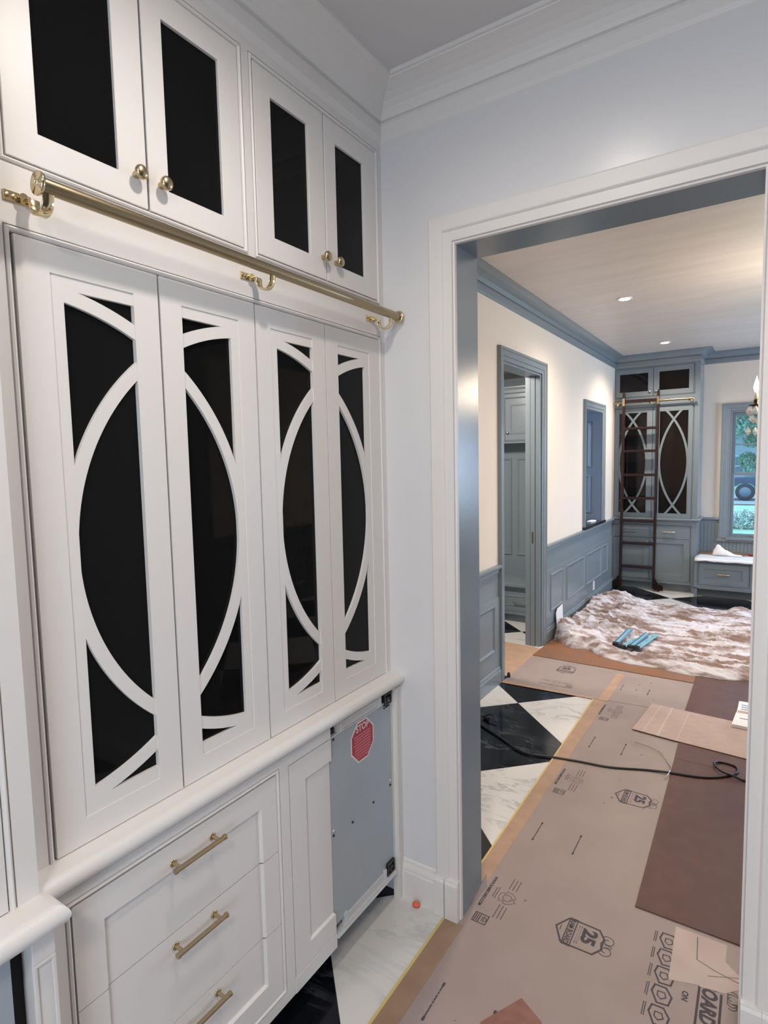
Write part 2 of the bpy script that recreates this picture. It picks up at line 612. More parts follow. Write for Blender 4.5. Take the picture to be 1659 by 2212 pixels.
wr = MB().wbox(HR - 0.02, HR + 0.1, PYB, FARY, 0.0, 0.9).wbox(HR - 0.05, HR + 0.1, PYB, FARY, 0.9, 0.98)
FRW = Frame((HR - 0.02, 0, 0), (0, -1, 0), (-1, 0, 0))
for k in range(7):
    a = -PYB - 0.15 - k * 0.95
    wr.mould(FRW, a - 0.8, a, 0.2, 0.72, [(0, 0), (0.006, 0.02), (0.02, 0.02), (0.035, 0.004)])
struct(wr.build('trim_1', GREY))

# ---- mudroom shell
w = MB()
w.wbox(-3.7, -3.6, 3.5, 6.85, 0, 2.74).wbox(-3.6, LW - T, 6.75, 6.85, 0, 2.74).wbox(-3.6, LW - T, 3.5, 3.6, 0, 2.74)
struct(w.build('wall_left', GREY))

# ---- pantry crown with the corner mitre, and hall crowns
CROWN = [(0, 2.966), (0.005, 2.971), (0.012, 2.984), (0.013, 3.026), (0.011, 3.030), (0.003, 3.033), (0.003, 3.040), (0.013, 3.043), (0.019, 3.054), (0.030, 3.068), (0.048, 3.082),
         (0.072, 3.093), (0.100, 3.101), (0.118, 3.104), (0.120, 3.1065), (0.130, 3.107), (0.130, CEIL), (0, CEIL)]
F0 = -1.25
struct(MB().sweep([(F0, -2.2), (F0, PY), (NR, PY)], CROWN, -1).build('trim_1', WHITE))
CROWNF = [(d, min(CEIL, z + 0.012)) for d, z in CROWN[:-4]] + [(0.122, 3.1175), (0.130, 3.118), (0.130, CEIL), (0, CEIL)]
FCY = 8.45        # far cabinet face
FCX0, FCX1 = LW, -0.735
struct(MB().sweep([(LW, PYB), (LW, FCY), (FCX1, FCY), (FCX1, FARY), (HR, FARY), (HR, PYB)], CROWNF, -1).build('trim_2', GREY))

# ---- cased opening: jamb lining (grey) and white casing
w = MB()
w.wbox(OX0 - 0.02, OX0, PY + 0.006, PYB + 0.01, 0, OH).wbox(OX1, OX1 + 0.02, PY + 0.006, PYB + 0.01, 0, OH)
w.wbox(OX0 - 0.02, OX1 + 0.02, PY + 0.006, PYB + 0.01, OH, OH + 0.02)
struct(w.build('door_1', GREY))


def casing(mb, F, u0, u1, v0, v1, prof):
    """three-sided casing around an opening; prof = [(outward offset, d)]"""
    rows = []
    for wd, d in prof:
        rows.append([F(u0 - wd, v0, d), F(u0 - wd, v1 + wd, d), F(u1 + wd, v1 + wd, d), F(u1 + wd, v0, d)])
    n = len(rows)
    P = [p for r in rows for p in r]
    fs = []
    for k in range(n - 1):
        for a in range(3):
            fs.append((4 * k + a, 4 * k + a + 1, 4 * k + 4 + a + 1, 4 * k + 4 + a))
    mb.add(P, fs)
    return mb


CAS = [(-0.001, -0.01), (-0.001, 0.006), (0.004, 0.008), (0.006, 0.004), (0.008, 0.012), (0.040, 0.013), (0.045, 0.019), (0.048, 0.021), (0.092, 0.023), (0.098, 0.020), (0.1, 0.0)]
struct(casing(MB(), FY(PY), OX0, OX1, 0.0, OH, CAS).build('trim_3', WHITE))
w = MB()
for a, b in ((OX0 - 0.105, OX0 - 0.062), (OX0 - 0.058, OX0 - 0.004), (OX1 + 0.004, OX1 + 0.058), (OX1 + 0.058, OX1 + 0.108)):
    w.prism(Frame((a, 0, 0), (0, -1, 0), (1, 0, 0)), [(-PY, 0), (-PY + 0.032, 0), (-PY + 0.032, 0.145), (-PY + 0.026, 0.155), (-PY + 0.026, 0.16), (-PY, 0.165)], 0, b - a)
struct(w.build('trim_4', WHITE, bevel=0.0015))
BASEP = [(0, 0), (0.016, 0), (0.016, 0.112), (0.013, 0.118), (0.013, 0.124), (0.010, 0.135), (0.006, 0.145), (0.004, 0.158), (0, 0.164)]
struct(MB().sweep([(-1.205, PY), (OX0 - 0.1, PY)], BASEP, -1).build('baseboard_back', WHITE))

# ================================================================ CABINET BUILDERS
BEAD = 0.013


def bead(mb, F, u0, u1, v0, v1, d, bottom=True):
    """half-round bead just outside an inset opening u0..u1, v0..v1"""
    g = 0.0
    prof = [(-BEAD, d - 0.007), (-BEAD + 0.0022, d - 0.006), (-BEAD + 0.0034, d + 0.0012), (-0.006, d + 0.0035), (-0.0025, d + 0.0012), (0, d - 0.003), (0, d - 0.02)]
    if bottom:
        mb.mould(F, u0, u1, v0, v1, prof)
    else:
        rows = [[F(u0 + w, v0, q), F(u0 + w, v1 - w, q), F(u1 - w, v1 - w, q), F(u1 - w, v0, q)] for w, q in prof]
        P = [p for r in rows for p in r]
        fs = [(4 * k + a, 4 * k + 4 + a, 4 * k + 4 + a + 1, 4 * k + a + 1) for k in range(len(rows) - 1) for a in range(3)]
        mb.add(P, fs)


def face_frame(mb, F, u0, u1, v0, v1, holes, t=0.02, d=0.0):
    """boxes covering u0..u1 x v0..v1 except the holes (holes widened by the bead)"""
    us = sorted({u0, u1, *[h[0] - BEAD for h in holes], *[h[1] + BEAD for h in holes]})
    vs = sorted({v0, v1, *[max(v0, h[2] - BEAD) for h in holes], *[h[3] + BEAD for h in holes]})
    us = [u for u in us if u0 <= u <= u1]
    vs = [v for v in vs if v0 <= v <= v1]
    # merge vertically per column
    for i in range(len(us) - 1):
        um = (us[i] + us[i + 1]) / 2
        run = None
        for k in range(len(vs) - 1):
            vm = (vs[k] + vs[k + 1]) / 2
            solid = not any(h[0] - BEAD < um < h[1] + BEAD and h[2] - BEAD < vm < h[3] + BEAD for h in holes)
            if solid:
                run = (run[0], vs[k + 1]) if run else (vs[k], vs[k + 1])
            if (not solid or k == len(vs) - 2) and run:
                mb.box(F, us[i], us[i + 1], run[0], run[1], d - t, d)
                run = None
    for h in holes:
        bead(mb, F, *h, d, bottom=h[2] - BEAD > v0)


GAP = 0.003
PD = 0.019       # door thickness


def knob_mb(F, u, v, d, r=0.0165):
    o = F(u, v, d)
    k = r / 0.0165
    return MB().lathe(o, F.d, [(0.008 * k, -0.001), (0.0085 * k, 0.002), (0.006 * k, 0.006 * k), (0.0065 * k, 0.012 * k), (0.012 * k, 0.015 * k), (0.0155 * k, 0.019 * k), (0.0165 * k, 0.0235 * k),
                               (0.0155 * k, 0.0275 * k), (0.011 * k, 0.031 * k), (0.005 * k, 0.0325 * k), (0.001, 0.033 * k)], 18)


def glass_door(F, u0, u1, v0, v1, g, parent, paint, glass, knob=None, kmat=BRASS, kr=0.0165, name='door'):
    """plain glazed door; g = glass rect"""
    mb = MB()
    a, b, c, d = u0 + GAP, u1 - GAP, v0 + GAP, v1 - GAP
    mb.rring(F, (a, b, c, d), g, -PD, 0)
    door = mb.build(name, paint, parent, bevel=0.001, seg=1)
    MB().box(F, g[0] - 0.003, g[1] + 0.003, g[2] - 0.003, g[3] + 0.003, -0.013, -0.009).build('glass_pane', glass, door)
    if knob:
        knob_mb(F, knob[0], knob[1], 0, kr).build('knob', kmat, door)
    return door


def arc_band(mb, F, cu, cv, r0, r1, u0, u1, v0, v1, d0, d1, sgn, n=96):
    """strip of the annulus r0..r1 around (cu, cv); clipped to the rect; sgn=-1 takes the left half"""
    def inside(u, v):
        return u0 <= u <= u1 and v0 <= v <= v1
    prev = None
    for k in range(n + 1):
        t = -math.pi / 2 + math.pi * k / n
        c, s_ = math.cos(t) * sgn, math.sin(t)
        p = (cu + r0 * c, cv + r0 * s_), (cu + r1 * c, cv + r1 * s_)
        if prev:
            poly = clip([prev[0], prev[1], p[1], p[0]], u0, u1, v0, v1)
            if len(poly) >= 3:
                ar = sum(poly[i][0] * poly[(i + 1) % len(poly)][1] - poly[(i + 1) % len(poly)][0] * poly[i][1] for i in range(len(poly)))
                if abs(ar) > 1e-8:
                    mb.prism(F, poly if ar > 0 else poly[::-1], d0, d1)
        prev = p


def fret_door(F, u0, u1, v0, v1, rec, g, arcs, parent, paint, glass, name='door'):
    """glazed door: stiles and rails to rec, then a slightly recessed fret panel with arcs in front of the glass rect g"""
    mb = MB()
    a, b, c, d = u0 + GAP + (0.003 if abs(u0 - 0.594) < 1e-4 else 0), u1 - GAP, v0 + 0.002, v1 - GAP
    mb.rring(F, (a, b, c, d), rec, -PD, 0)
    e = -0.0026
    if g[0] > rec[0] + 1e-4:
        mb.box(F, rec[0], g[0], rec[2], rec[3], -0.012, e)
    if g[1] < rec[1] - 1e-4:
        mb.box(F, g[1], rec[1], rec[2], rec[3], -0.012, e)
    mb.box(F, g[0], g[1], rec[2], g[2], -0.012, e).box(F, g[0], g[1], g[3], rec[3], -0.012, e)
    for (cu, cv, r0, r1, sgn) in arcs:
        arc_band(mb, F, cu, cv, r0, r1, g[0], g[1], g[2], g[3], -0.012, e + 0.00005 * sgn, sgn)
    door = mb.build(name, paint, parent)
    MB().box(F, g[0] - 0.003, g[1] + 0.003, g[2] - 0.003, g[3] + 0.003, -0.017, -0.0125).build('glass_pane', glass, door)
    return door


def bar_pull(F, u, v, d, L, parent, m=BRASS, r=0.0065, off=0.032, k=None):
    mb = MB()
    mb.tube([F(u - L / 2, v, d + off), F(u + L / 2, v, d + off)], r, 12)
    for s_ in (-1, 1):
        mb.tube([F(u + s_ * (L / 2 - 0.016), v, d - 0.001), F(u + s_ * (L / 2 - 0.016), v, d + off)], r * 0.8, 10)
        mb.tube([F(u + s_ * (L / 2 - 0.004), v, d + off), F(u + s_ * (L / 2 + 0.003), v, d + off)], r * 1.18, 12)
        mb.lathe(F(u + s_ * (L / 2 - 0.016), v, d - 0.0005), F.d, [(r * 1.5, 0), (r * 1.5, 0.003), (r, 0.004)], 12)
    return mb.build('handle', m, parent)


# ================================================================ NEAR HUTCH (upper)
N = FX(F0)
UZ0, UZ1 = 2.389, 2.925
# two glazed wall cabinets side by side
for (f0, f1, o0, o1, gl, kn, lab) in (
        (0.527, 1.243, 0.594, 1.2175, ((0.661, 0.838), (0.971, 1.146)), (0.880, 0.948), 'nearer white wall cabinet with two black glass doors above the brass rail'),
        (1.243, PY, 1.270, 1.892, ((1.341, 1.506), (1.649, 1.811)), (1.566, 1.635), 'farther white wall cabinet with two black glass doors against the corner wall')):
    t = thing('wall_cabinet', lab, 'cabinet', (F0, (f0 + f1) / 2, 2.33), 'glazed wall cabinets over the brass rail')
    mb = MB()
    face_frame(mb, N, f0, f1, 2.2622, 2.985, [(o0, o1, UZ0, UZ1)])
    mb.build('face_frame', WHITE, t)
    MB().box(N, f0 + 0.001, f1 - 0.001, 2.33, 2.98, -0.34, -0.03).build('carcass', BLACK, t)
    mid = (o0 + o1) / 2 + 0.007
    for k in range(2):
        a, b = (o0, mid) if k == 0 else (mid, o1)
        glass_door(N, a, b, UZ0, UZ1, (gl[k][0], gl[k][1], 2.455, 2.853), t, WHITE, GLASS, (kn[k], 2.460))

# tall lower pair of glazed fret doors
LZ0, LZ1 = 0.944, 2.247
t = thing('display_cabinet', 'tall white cabinet with four black glass doors under curved fretwork above the ledge', 'cabinet', (F0, 1.24, LZ0))
mb = MB()
face_frame(mb, N, 0.527, PY, LZ0, 2.2620, [(0.594, 1.892, LZ0, LZ1)])
mb.build('face_frame', WHITE, t)
MB().box(N, 0.54, PY - 0.01, LZ0 + 0.005, 2.26, -0.34, -0.03).build('carcass', BLACK, t)
du = [0.594, 0.9255, 1.2455, 1.5665, 1.892]
RI, RO, OFF = 0.541, 0.572, 0.310      # arc radii and centre offset from the pair centre
for p in range(2):
    c0 = 0.9255 + p * 0.6425
    e0, e1 = c0 - 0.2325, c0 + 0.2275       # glass
    s0, s1 = c0 - 0.2595, c0 + 0.2555       # step
    h0, h1 = c0 - 0.0690, c0 + 0.0655       # edges of the centre stiles
    arcs = [(c0 - 0.003 + OFF, 1.597, RI, RO, -1), (c0 - 0.003 - OFF, 1.597, RI, RO, 1)]
    fret_door(N, du[2 * p], du[2 * p + 1], LZ0, LZ1, (s0, h0, 1.004, 2.186), (e0, h0, 1.037, 2.158), arcs, t, WHITE, GLASS)
    fret_door(N, du[2 * p + 1], du[2 * p + 2], LZ0, LZ1, (h1, s1, 1.004, 2.186), (h1, e1, 1.037, 2.158), arcs, t, WHITE, GLASS)

# breakfront bay at the left edge
BX = FX(-1.18)
t = thing('tall_cabinet', 'white breakfront cabinet cut by the left edge of the photo, above the stepped ledge', 'cabinet', (-1.18, 0.2, 0.944))
mb = MB()
face_frame(mb, BX, -1.2, 0.5265, 0.944, 2.985, [(-1.1, 0.474, 0.944, 2.9)], t=0.07)
mb.build('face_frame', WHITE, t)
MB().box(BX, -1.1 + GAP, 0.474 - GAP, 0.946, 2.9 - GAP, -PD, 0).build('door', WHITE, t, bevel=0.0008, seg=1)
MB().box(BX, -1.19, 0.52, 0.95, 2.97, -0.4, -0.06).build('carcass', BLACK, t)

# ledge (recessed run, right end; and the proud bay run)
LED = [(-0.04, 0.944), (0.040, 0.944)]
LED += [(0.0435 + 0.0225 * math.sin(a), 0.9215 + 0.0225 * math.cos(a)) for a in [math.radians(q) for q in range(8, 171, 9)]]
LED += [(0.047, 0.899), (0.050, 0.897)] + [(0.050 - 0.014 * math.sin(math.radians(q)), 0.889 + 0.008 * math.cos(math.radians(q))) for q in range(15, 91, 15)] + [(-0.04, 0.889)]
tag(MB().sweep([(F0, 0.515), (F0, PY)], LED, -1).build('ledge', WHITE), 'white moulded ledge running under the tall glass doors to the corner wall', 'ledge', 'white moulded ledges')
LEDB = [(-0.04, 0.944), (0.042, 0.944)]
LEDB += [(0.048 + 0.026 * math.sin(a), 0.9205 + 0.0235 * math.cos(a)) for a in [math.radians(q) for q in range(8, 171, 9)]]
LEDB += [(0.05, 0.897), (-0.04, 0.897)]
tag(MB().sweep([(-1.18, -1.2), (-1.18, 0.475), (-1.3, 0.475)], LEDB, -1).build('ledge', WHITE), 'white ledge standing proud at the lower left corner of the photo', 'ledge', 'white moulded ledges')

# ---- base cabinets
BF = -1.21
B = FX(BF)
DZ = [0.852, 0.609, 0.373, 0.149]
t = thing('drawer_cabinet', 'white base cabinet with three drawers and brass bar handles', 'cabinet', (BF, 0.9, 0))
mb = MB()
face_frame(mb, B, 0.53, 1.262, 0.097, 0.889, [(0.598, 1.2215, 0.149, 0.852)])
mb.build('face_frame', WHITE, t)
MB().box(B, 0.54, 1.25, 0.10, 0.885, -0.36, -0.05).build('carcass', BLACK, t)
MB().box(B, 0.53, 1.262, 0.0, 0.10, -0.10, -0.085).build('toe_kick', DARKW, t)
PA, PB_ = 0.669, 1.156      # recessed shaker field
for k in range(3):
    z1, z0 = DZ[k] - (GAP if k == 0 else 0.0015), DZ[k + 1] + 0.0015
    a, b = 0.598 + GAP, 1.2215 - GAP
    mb = MB()
    ft = 0.778 if k == 0 else z1
    fb = 0.219 if k == 2 else z0
    cw, cd = 0.006, -0.009
    mb.box(B, a, PA, z0, z1, -PD, 0).box(B, PB_, b, z0, z1, -PD, 0)
    if k == 0:
        mb.box(B, PA, PB_, ft, z1, -PD, 0)
    if k == 2:
        mb.box(B, PA, PB_, z0, fb, -PD, 0)
    t1 = ft - cw if k == 0 else ft
    b1 = fb + cw if k == 2 else fb
    mb.box(B, PA + cw, PB_ - cw, b1, t1, -PD, cd)
    mb.add([B(PA, fb, 0), B(PA + cw, b1, cd), B(PA + cw, t1, cd), B(PA, ft, 0)], [(0, 1, 2, 3)])
    mb.add([B(PB_, fb, 0), B(PB_ - cw, b1, cd), B(PB_ - cw, t1, cd), B(PB_, ft, 0)], [(0, 3, 2, 1)])
    if k == 0:
        mb.add([B(PA, ft, 0), B(PB_, ft, 0), B(PB_ - cw, t1, cd), B(PA + cw, t1, cd)], [(0, 3, 2, 1)])
    if k == 2:
        mb.add([B(PA, fb, 0), B(PB_, fb, 0), B(PB_ - cw, b1, cd), B(PA + cw, b1, cd)], [(0, 1, 2, 3)])
    dr = mb.build('drawer', WHITE, t)
    bar_pull(B, 0.914, (0.797, 0.572, 0.343)[k], -0.001 if k == 0 else -0.009, 0.155, dr)

t = thing('panel_door_cabinet', 'narrow white base cabinet with one shaker panel beside the bare metal appliance', 'cabinet', (BF, 1.37, 0))
mb = MB()
mb.box(B, 1.262, 1.274, 0.097, 0.889, -0.02, 0).box(B, 1.274, 1.484, 0.854, 0.889, -0.02, 0).box(B, 1.274, 1.486, 0.097, 0.147, -0.02, 0.002)
mb.build('face_frame', WHITE, t)
mb = MB()
mb.box(B, 1.278, 1.351, 0.150, 0.851, -PD, 0).box(B, 1.351, 1.485, 0.776, 0.851, -PD, 0).box(B, 1.351, 1.486, 0.150, 0.219, -PD, 0)
mb.box(B, 1.357, 1.482, 0.225, 0.770, -PD, -0.008)
mb.add([B(1.351, 0.219, 0), B(1.357, 0.225, -0.008), B(1.357, 0.770, -0.008), B(1.351, 0.776, 0)], [(0, 1, 2, 3)])
mb.add([B(1.351, 0.776, 0), B(1.357, 0.770, -0.008), B(1.482, 0.770, -0.008), B(1.482, 0.776, 0)], [(0, 1, 2, 3)])
mb.add([B(1.351, 0.219, 0), B(1.482, 0.219, 0), B(1.482, 0.225, -0.008), B(1.357, 0.225, -0.008)], [(0, 1, 2, 3)])
mb.build('door', WHITE, t)
MB().box(B, 1.27, 1.475, 0.1, 0.885, -0.36, -0.045).build('carcass', WHITE, t)
MB().box(B, 1.262, 1.48, 0.0, 0.10, -0.10, -0.085).build('toe_kick', DARKW, t)

# ---- bare appliance
AF = FX(-1.222)
t = thing('undercounter_refrigerator', 'undercounter appliance with bare grey metal front and a red stop sticker', 'appliance', (-1.222, 1.68, 0.13))
MB().box(AF, 1.488, 1.886, 0.15, 0.868, -0.5, -0.008).build('body', SCREW, t)
MB().box(AF, 1.487, 1.878, 0.160, 0.850, -0.03, 0).build('front_panel', STEEL, t, bevel=0.002)
mb = MB()
mb.box(AF, 1.53, 1.81, 0.852, 0.882, -0.012, 0.004).box(AF, 1.487, 1.885, 0.846, 0.851, -0.01, 0.006).box(AF, 1.548, 1.566, 0.848, 0.889, -0.01, 0.007)
mb.box(AF, 1.785, 1.803, 0.848, 0.889, -0.01, 0.007)
mb.build('top_rail', ALU, t, bevel=0.001)
mb = MB()
mb.box(AF, 1.487, 1.88, 0.130, 0.139, -0.02, 0.012).box(AF, 1.56, 1.80, 0.139, 0.166, -0.012, 0.004).box(AF, 1.545, 1.562, 0.132, 0.176, -0.01, 0.008).box(AF, 1.80, 1.817, 0.132, 0.176, -0.01, 0.008)
mb.box(AF, 1.487, 1.88, 0.128, 0.131, -0.02, 0.02)
mb.build('bottom_rail', ALU, t, bevel=0.001)
for z0, z1 in ((0.84, 0.884), (0.142, 0.19)):
    mb = MB()
    mb.ring(AF, 1.822, 1.872, z0, z1, 0.006, 0.0, 0.010)
    mb.box(AF, 1.832, 1.864, z0 + 0.012, z0 + 0.026, 0, 0.007).box(AF, 1.84, 1.85, z0 - 0.008, z0 + 0.02, 0, 0.009)
    for q in range(3):
        mb.lathe(AF(1.83 + q * 0.016, z0 - 0.012, 0), (1, 0, 0), [(0.0035, 0), (0.0035, 0.004), (0.001, 0.005)], 8)
    mb.build('hinge', SCREW, t)
MB().box(AF, 1.8785, 1.8865, 0.17, 0.87, -0.03, 0.002).build('side_strip', ALU, t, bevel=0.001)
for u, v, mm in ((1.744, 0.489, SCREW), (1.610, 0.483, SCREW), (1.863, 0.52, ALU), (1.499, 0.512, ALU), (1.863, 0.50, SCREW), (1.499, 0.495, SCREW), (1.512, 0.835, SCREW)):
    MB().lathe(AF(u, v, 0), (1, 0, 0), [(0.0048, -0.001), (0.0048, 0.002), (0.003, 0.0042), (0.0005, 0.005)], 10).build('screw', mm, t)
# sticker
sc, sr = (1.684, 0.762), 0.083
oc = [(sc[0] + sr * 0.94 * math.cos(math.pi / 8 + k * math.pi / 4), sc[1] + sr * math.sin(math.pi / 8 + k * math.pi / 4)) for k in range(8)]
st = MB().prism(AF, oc, 0.0, 0.0006).build('sticker', LETW, t)
oc2 = [(sc[0] + (p[0] - sc[0]) * 0.92, sc[1] + (p[1] - sc[1]) * 0.92) for p in oc]
MB().prism(AF, oc2, 0.0006, 0.0009).build('sticker_field', RED, st)
MB().text(AF, 'STOP', 0.036, sc[0], sc[1] + 0.040, 0.0013, align='CENTER', bold=0.0008, sx=0.95).build('lettering', LETW, st)
mb = MB()
for k in range(9):
    v = sc[1] + 0.026 - k * 0.0105
    ww = 0.052 - (0.004 * max(0, k - 5)) - random.random() * 0.006
    mb.box(AF, sc[0] - ww * (1.0 if k % 3 else 1.1), sc[0] + ww, v - 0.0022, v + 0.0022, 0.0009, 0.0012)
mb.build('fine_print', PINK, st)

# end stile against the corner wall
t = MB()
t.box(B, 1.888, PY - 0.002, 0.0, 0.889, -0.02, 0.004).box(B, 1.8895, 1.902, 0.12, 0.885, 0.004, 0.009)
tag(t.build('filler_strip', WHITE, bevel=0.001), 'narrow white filler strip between metal appliance and corner wall', 'trim')

# bay base
BB = FX(-1.14)
t = thing('bay_base', 'white recessed pilaster and dark opening under the proud ledge at lower left', 'cabinet', (-1.14, 0.3, 0))
mb = MB()
mb.box(BB, 0.487, 0.5295, 0.0, 0.897, -0.07, 0).box(BB, 0.4866, 0.5297, 0.84, 0.8972, -0.0695, 0.003).ring(BB, 0.4865, 0.5297, 0.06, 0.84, 0.008, 0, 0.004)
mb.build('pilaster', WHITE, t, bevel=0.002)
MB().box(BB, -1.2, 0.455, 0.1, 0.88, -0.045, -0.012).build('appliance_front', STEEL, t)
MB().box(BB, 0.455, 0.485, 0.02, 0.888, -0.10, -0.04).build('recess', BLACK, t)
MB().box(BB, -1.19, 0.46, 0.02, 0.89, -0.45, -0.05).build('carcass', BLACK, t)

# ---- brass ladder rail on brackets
def rail_set(F, u0, u1, v, off, brs, label, r=0.0145, fine=True):
    t = thing('ladder_rail', label, 'rail', tuple(F((u0 + u1) / 2, v, 0)), 'brass library ladder rails')
    MB().tube([F(u0, v, off), F(u1, v, off)], r, 18).build('rail_tube', BRASSD, t)
    for u, s_ in ((u0, -1), (u1, 1)):
        o = F(u, v, off)
        ax = F.u * s_
        c = MB().lathe(o, ax, [(r * 1.0, -0.004), (r * 1.5, -0.003), (r * 1.55, 0.001), (r * 1.5, 0.004), (r * 0.45, 0.0045), (r * 0.45, 0.008), (r * 0.3, 0.010), (r * 0.05, 0.0105)], 18)
        c.build('end_cap', BRASS2, t)
    for u in brs:
        mb = MB()
        mb.box(F, u - 0.030, u + 0.022, v - 0.018, v + 0.002, 0, 0.004)        # back plate
        z = v - 0.008
        mb.tube([F(u + 0.004, z, 0.003), F(u + 0.004, z, 0.014)], 0.009, 10)
        path = [(0.006, v - 0.012), (0.018, v - 0.010), (0.027, v - 0.012)]
        cd, cv, rr = off - 0.026, v - 0.024, 0.026
        path += [(cd - rr * math.cos(math.pi * q / 12), cv - rr * 0.9 * math.sin(math.pi * q / 12)) for q in range(13)]
        path += [(off + 0.001, v - r * 0.9)]
        # strap hook, a flat band following the path
        P, fs = [], []
        for k, (d, z) in enumerate(path):
            q = Vector(path[min(k + 1, len(path) - 1)]) - Vector(path[max(k - 1, 0)])
            q.normalize()
            nx, nz = -q.y * 0.002, q.x * 0.002
            for uu in (u + 0.004, u + 0.026):
                P += [F(uu, z + nz, d + nx), F(uu, z - nz, d - nx)]
        for k in range(len(path) - 1):
            a, b = 4 * k, 4 * k + 4
            fs += [(a, b, b + 2, a + 2), (a + 1, a + 3, b + 3, b + 1), (a, a + 1, b + 1, b), (a + 2, b + 2, b + 3, a + 3)]
        mb.add(P, fs, True)
        br = mb.build('bracket', BRASS2, t, bevel=0.0008, seg=1)
        if fine:
            sc_ = MB()
            for q in (-0.023, -0.011):
                sc_.lathe(F(u + q, v - 0.008, 0.004), F.d, [(0.0055, 0), (0.0055, 0.0012), (0.004, 0.0018), (0.0005, 0.002)], 10)
            sc_.build('screw', BRASS, br)
    return t


rail_set(N, 0.613, 1.908, 2.321, 0.08, (0.615, 1.224, 1.838), 'long brass tube rail on hooks across the white cabinets')

# ================================================================ HALL: left wall trims
LF = FX(LW)
# doorway casing, jamb, pocket door
HCAS = [(0, -0.01), (0, 0.012), (0.008, 0.014), (0.03, 0.015), (0.035, 0.022), (0.075, 0.024), (0.080, 0.030), (0.10, 0.030), (0.104, 0.0)]
d2 = struct(casing(MB(), LF, DY0, DY1, 0.0, DH, HCAS).build('door_2', GREY))
mb = MB()
mb.wbox(LW - T, LW - 0.0005, DY0 - 0.001, DY0 + 0.02, 0, DH + 0.001).wbox(LW - T, LW - 0.0005, DY0 + 0.02, DY1 - 0.03, DH - 0.02, DH + 0.001)
mb.wbox(LW - 0.042, LW, DY1 - 0.03, DY1, 0, DH).wbox(LW - T, LW - 0.092, DY1 - 0.03, DY1, 0, DH)
struct(mb.build('jamb', GREY, d2, bevel=0.002))
pd = MB().wbox(LW - 0.088, LW - 0.046, DY1 - 0.036, DY1 + 0.1, 0.004, DH - 0.02).build('pocket_door', GREY, d2, bevel=0.002)
MB().wbox(LW - 0.074, LW - 0.060, DY1 - 0.038, DY1 - 0.035, 0.99, 1.10).build('latch_plate', BRASS, pd)
# wainscot
RAIL = [(0, 0.885), (0.008, 0.888), (0.012, 0.9), (0.010, 0.915), (0.024, 0.925), (0.034, 0.932), (0.034, 0.946), (0.026, 0.955), (0.010, 0.957), (0, 0.958)]
BASEF = [(0, 0), (0.026, 0), (0.026, 0.10), (0.020, 0.112), (0.018, 0.125), (0.010, 0.138), (0, 0.142)]
PM = [(-0.001, 0.008), (0.004, 0.022), (0.012, 0.024), (0.022, 0.018), (0.03, 0.010)]


def wains(y0, y1, panels, n):
    w_ = struct(MB().box(LF, y0, y1, 0, 0.89, -0.01, 0.004).box(LF, y0, y1, 0.0, 0.70, 0, 0.012).build('trim_%d' % n, GREY, bevel=0.002))
    for a, b in panels:
        MB().box(LF, a + 0.03, b - 0.03, 0.31, 0.625, 0.004, 0.014).mould(LF, a, b, 0.28, 0.655, PM).build('panel', GREY, w_)
    MB().sweep([(LW, y0), (LW, y1)], RAIL, -1).build('chair_rail', GREY, w_)
    MB().sweep([(LW, y0), (LW, y1)], BASEF, -1).build('baseboard', GREY, w_)
    return w_


wains(PYB, DY0 - 0.104, [(2.3, 2.9), (3.0, 3.6), (3.66, 4.2)], 5)
wn_ = wains(DY1 + 0.104, FCY, [(5.612, 6.033), (6.165, 6.88), (6.95, 7.70), (7.755, 8.065)], 6)
MB().box(LF, 7.30, 7.37, 0.16, 0.275, 0.012, 0.018).box(LF, 7.318, 7.352, 0.175, 0.21, 0.018, 0.02).box(LF, 7.318, 7.352, 0.225, 0.26, 0.018, 0.02).build('outlet_plate', PLASTIC, wn_)

# pass-through
d3 = struct(casing(MB(), LF, NY0, NY1, NZ0 + 0.012, NZ1, HCAS).build('window_1', GREY))
mb = MB()
mb.wbox(LW - 0.5, LW - 0.001, NY1 - 0.003, NY1 + 0.02, NZ0, NZ1).wbox(LW - 0.5, LW - 0.001, NY0 - 0.02, NY0 + 0.003, NZ0, NZ1).wbox(LW - 0.5, LW - 0.001, NY0 - 0.02, NY1 + 0.02, NZ1 - 0.003, NZ1 + 0.02)
struct(mb.build('jamb', GREY, d3))
RV = FY(NY1 - 0.003)
mb = MB()
for z0, z1 in ((1.08, 1.56), (1.66, 2.24)):
    MB().mould(RV, LW - 0.46, LW - 0.13, z0, z1, [(0, 0), (0.004, 0.012), (0.012, 0.013), (0.022, 0.006), (0.03, 0.001)]).build('panel', GREY, d3)
MB().wbox(LW - 0.5, LW + 0.035, NY0 - 0.10, NY1 + 0.13, NZ0 - 0.02, NZ0 + 0.012).build('sill', STONE, d3, bevel=0.004)
w = MB()
w.wbox(-3.3, -3.2, 6.86, 8.6, 0, 2.74).wbox(-3.3, LW - T, 8.5, 8.6, 0, 2.74).wbox(-3.3, LW - T, 6.86, 8.6, 2.74, 2.8).wbox(-3.3, LW - T, 6.86, 8.6, -0.06, 0.0)
struct(w.build('wall_side', GREY))
t = MB()
t.prism(Frame((0, 0, NZ0 + 0.0125), (1, 0, 0), (0, 0, 1), (0, 1, 0)), [(-1.86, 7.42), (-1.80, 7.40), (-1.775, 7.50), (-1.79, 7.62), (-1.85, 7.64), (-1.87, 7.52)], 0, 0.012)
tag(t.build('rag', CLOTHW, bevel=0.004), 'small pale rag lying on the black stone sill of the pass-through', 'rag')

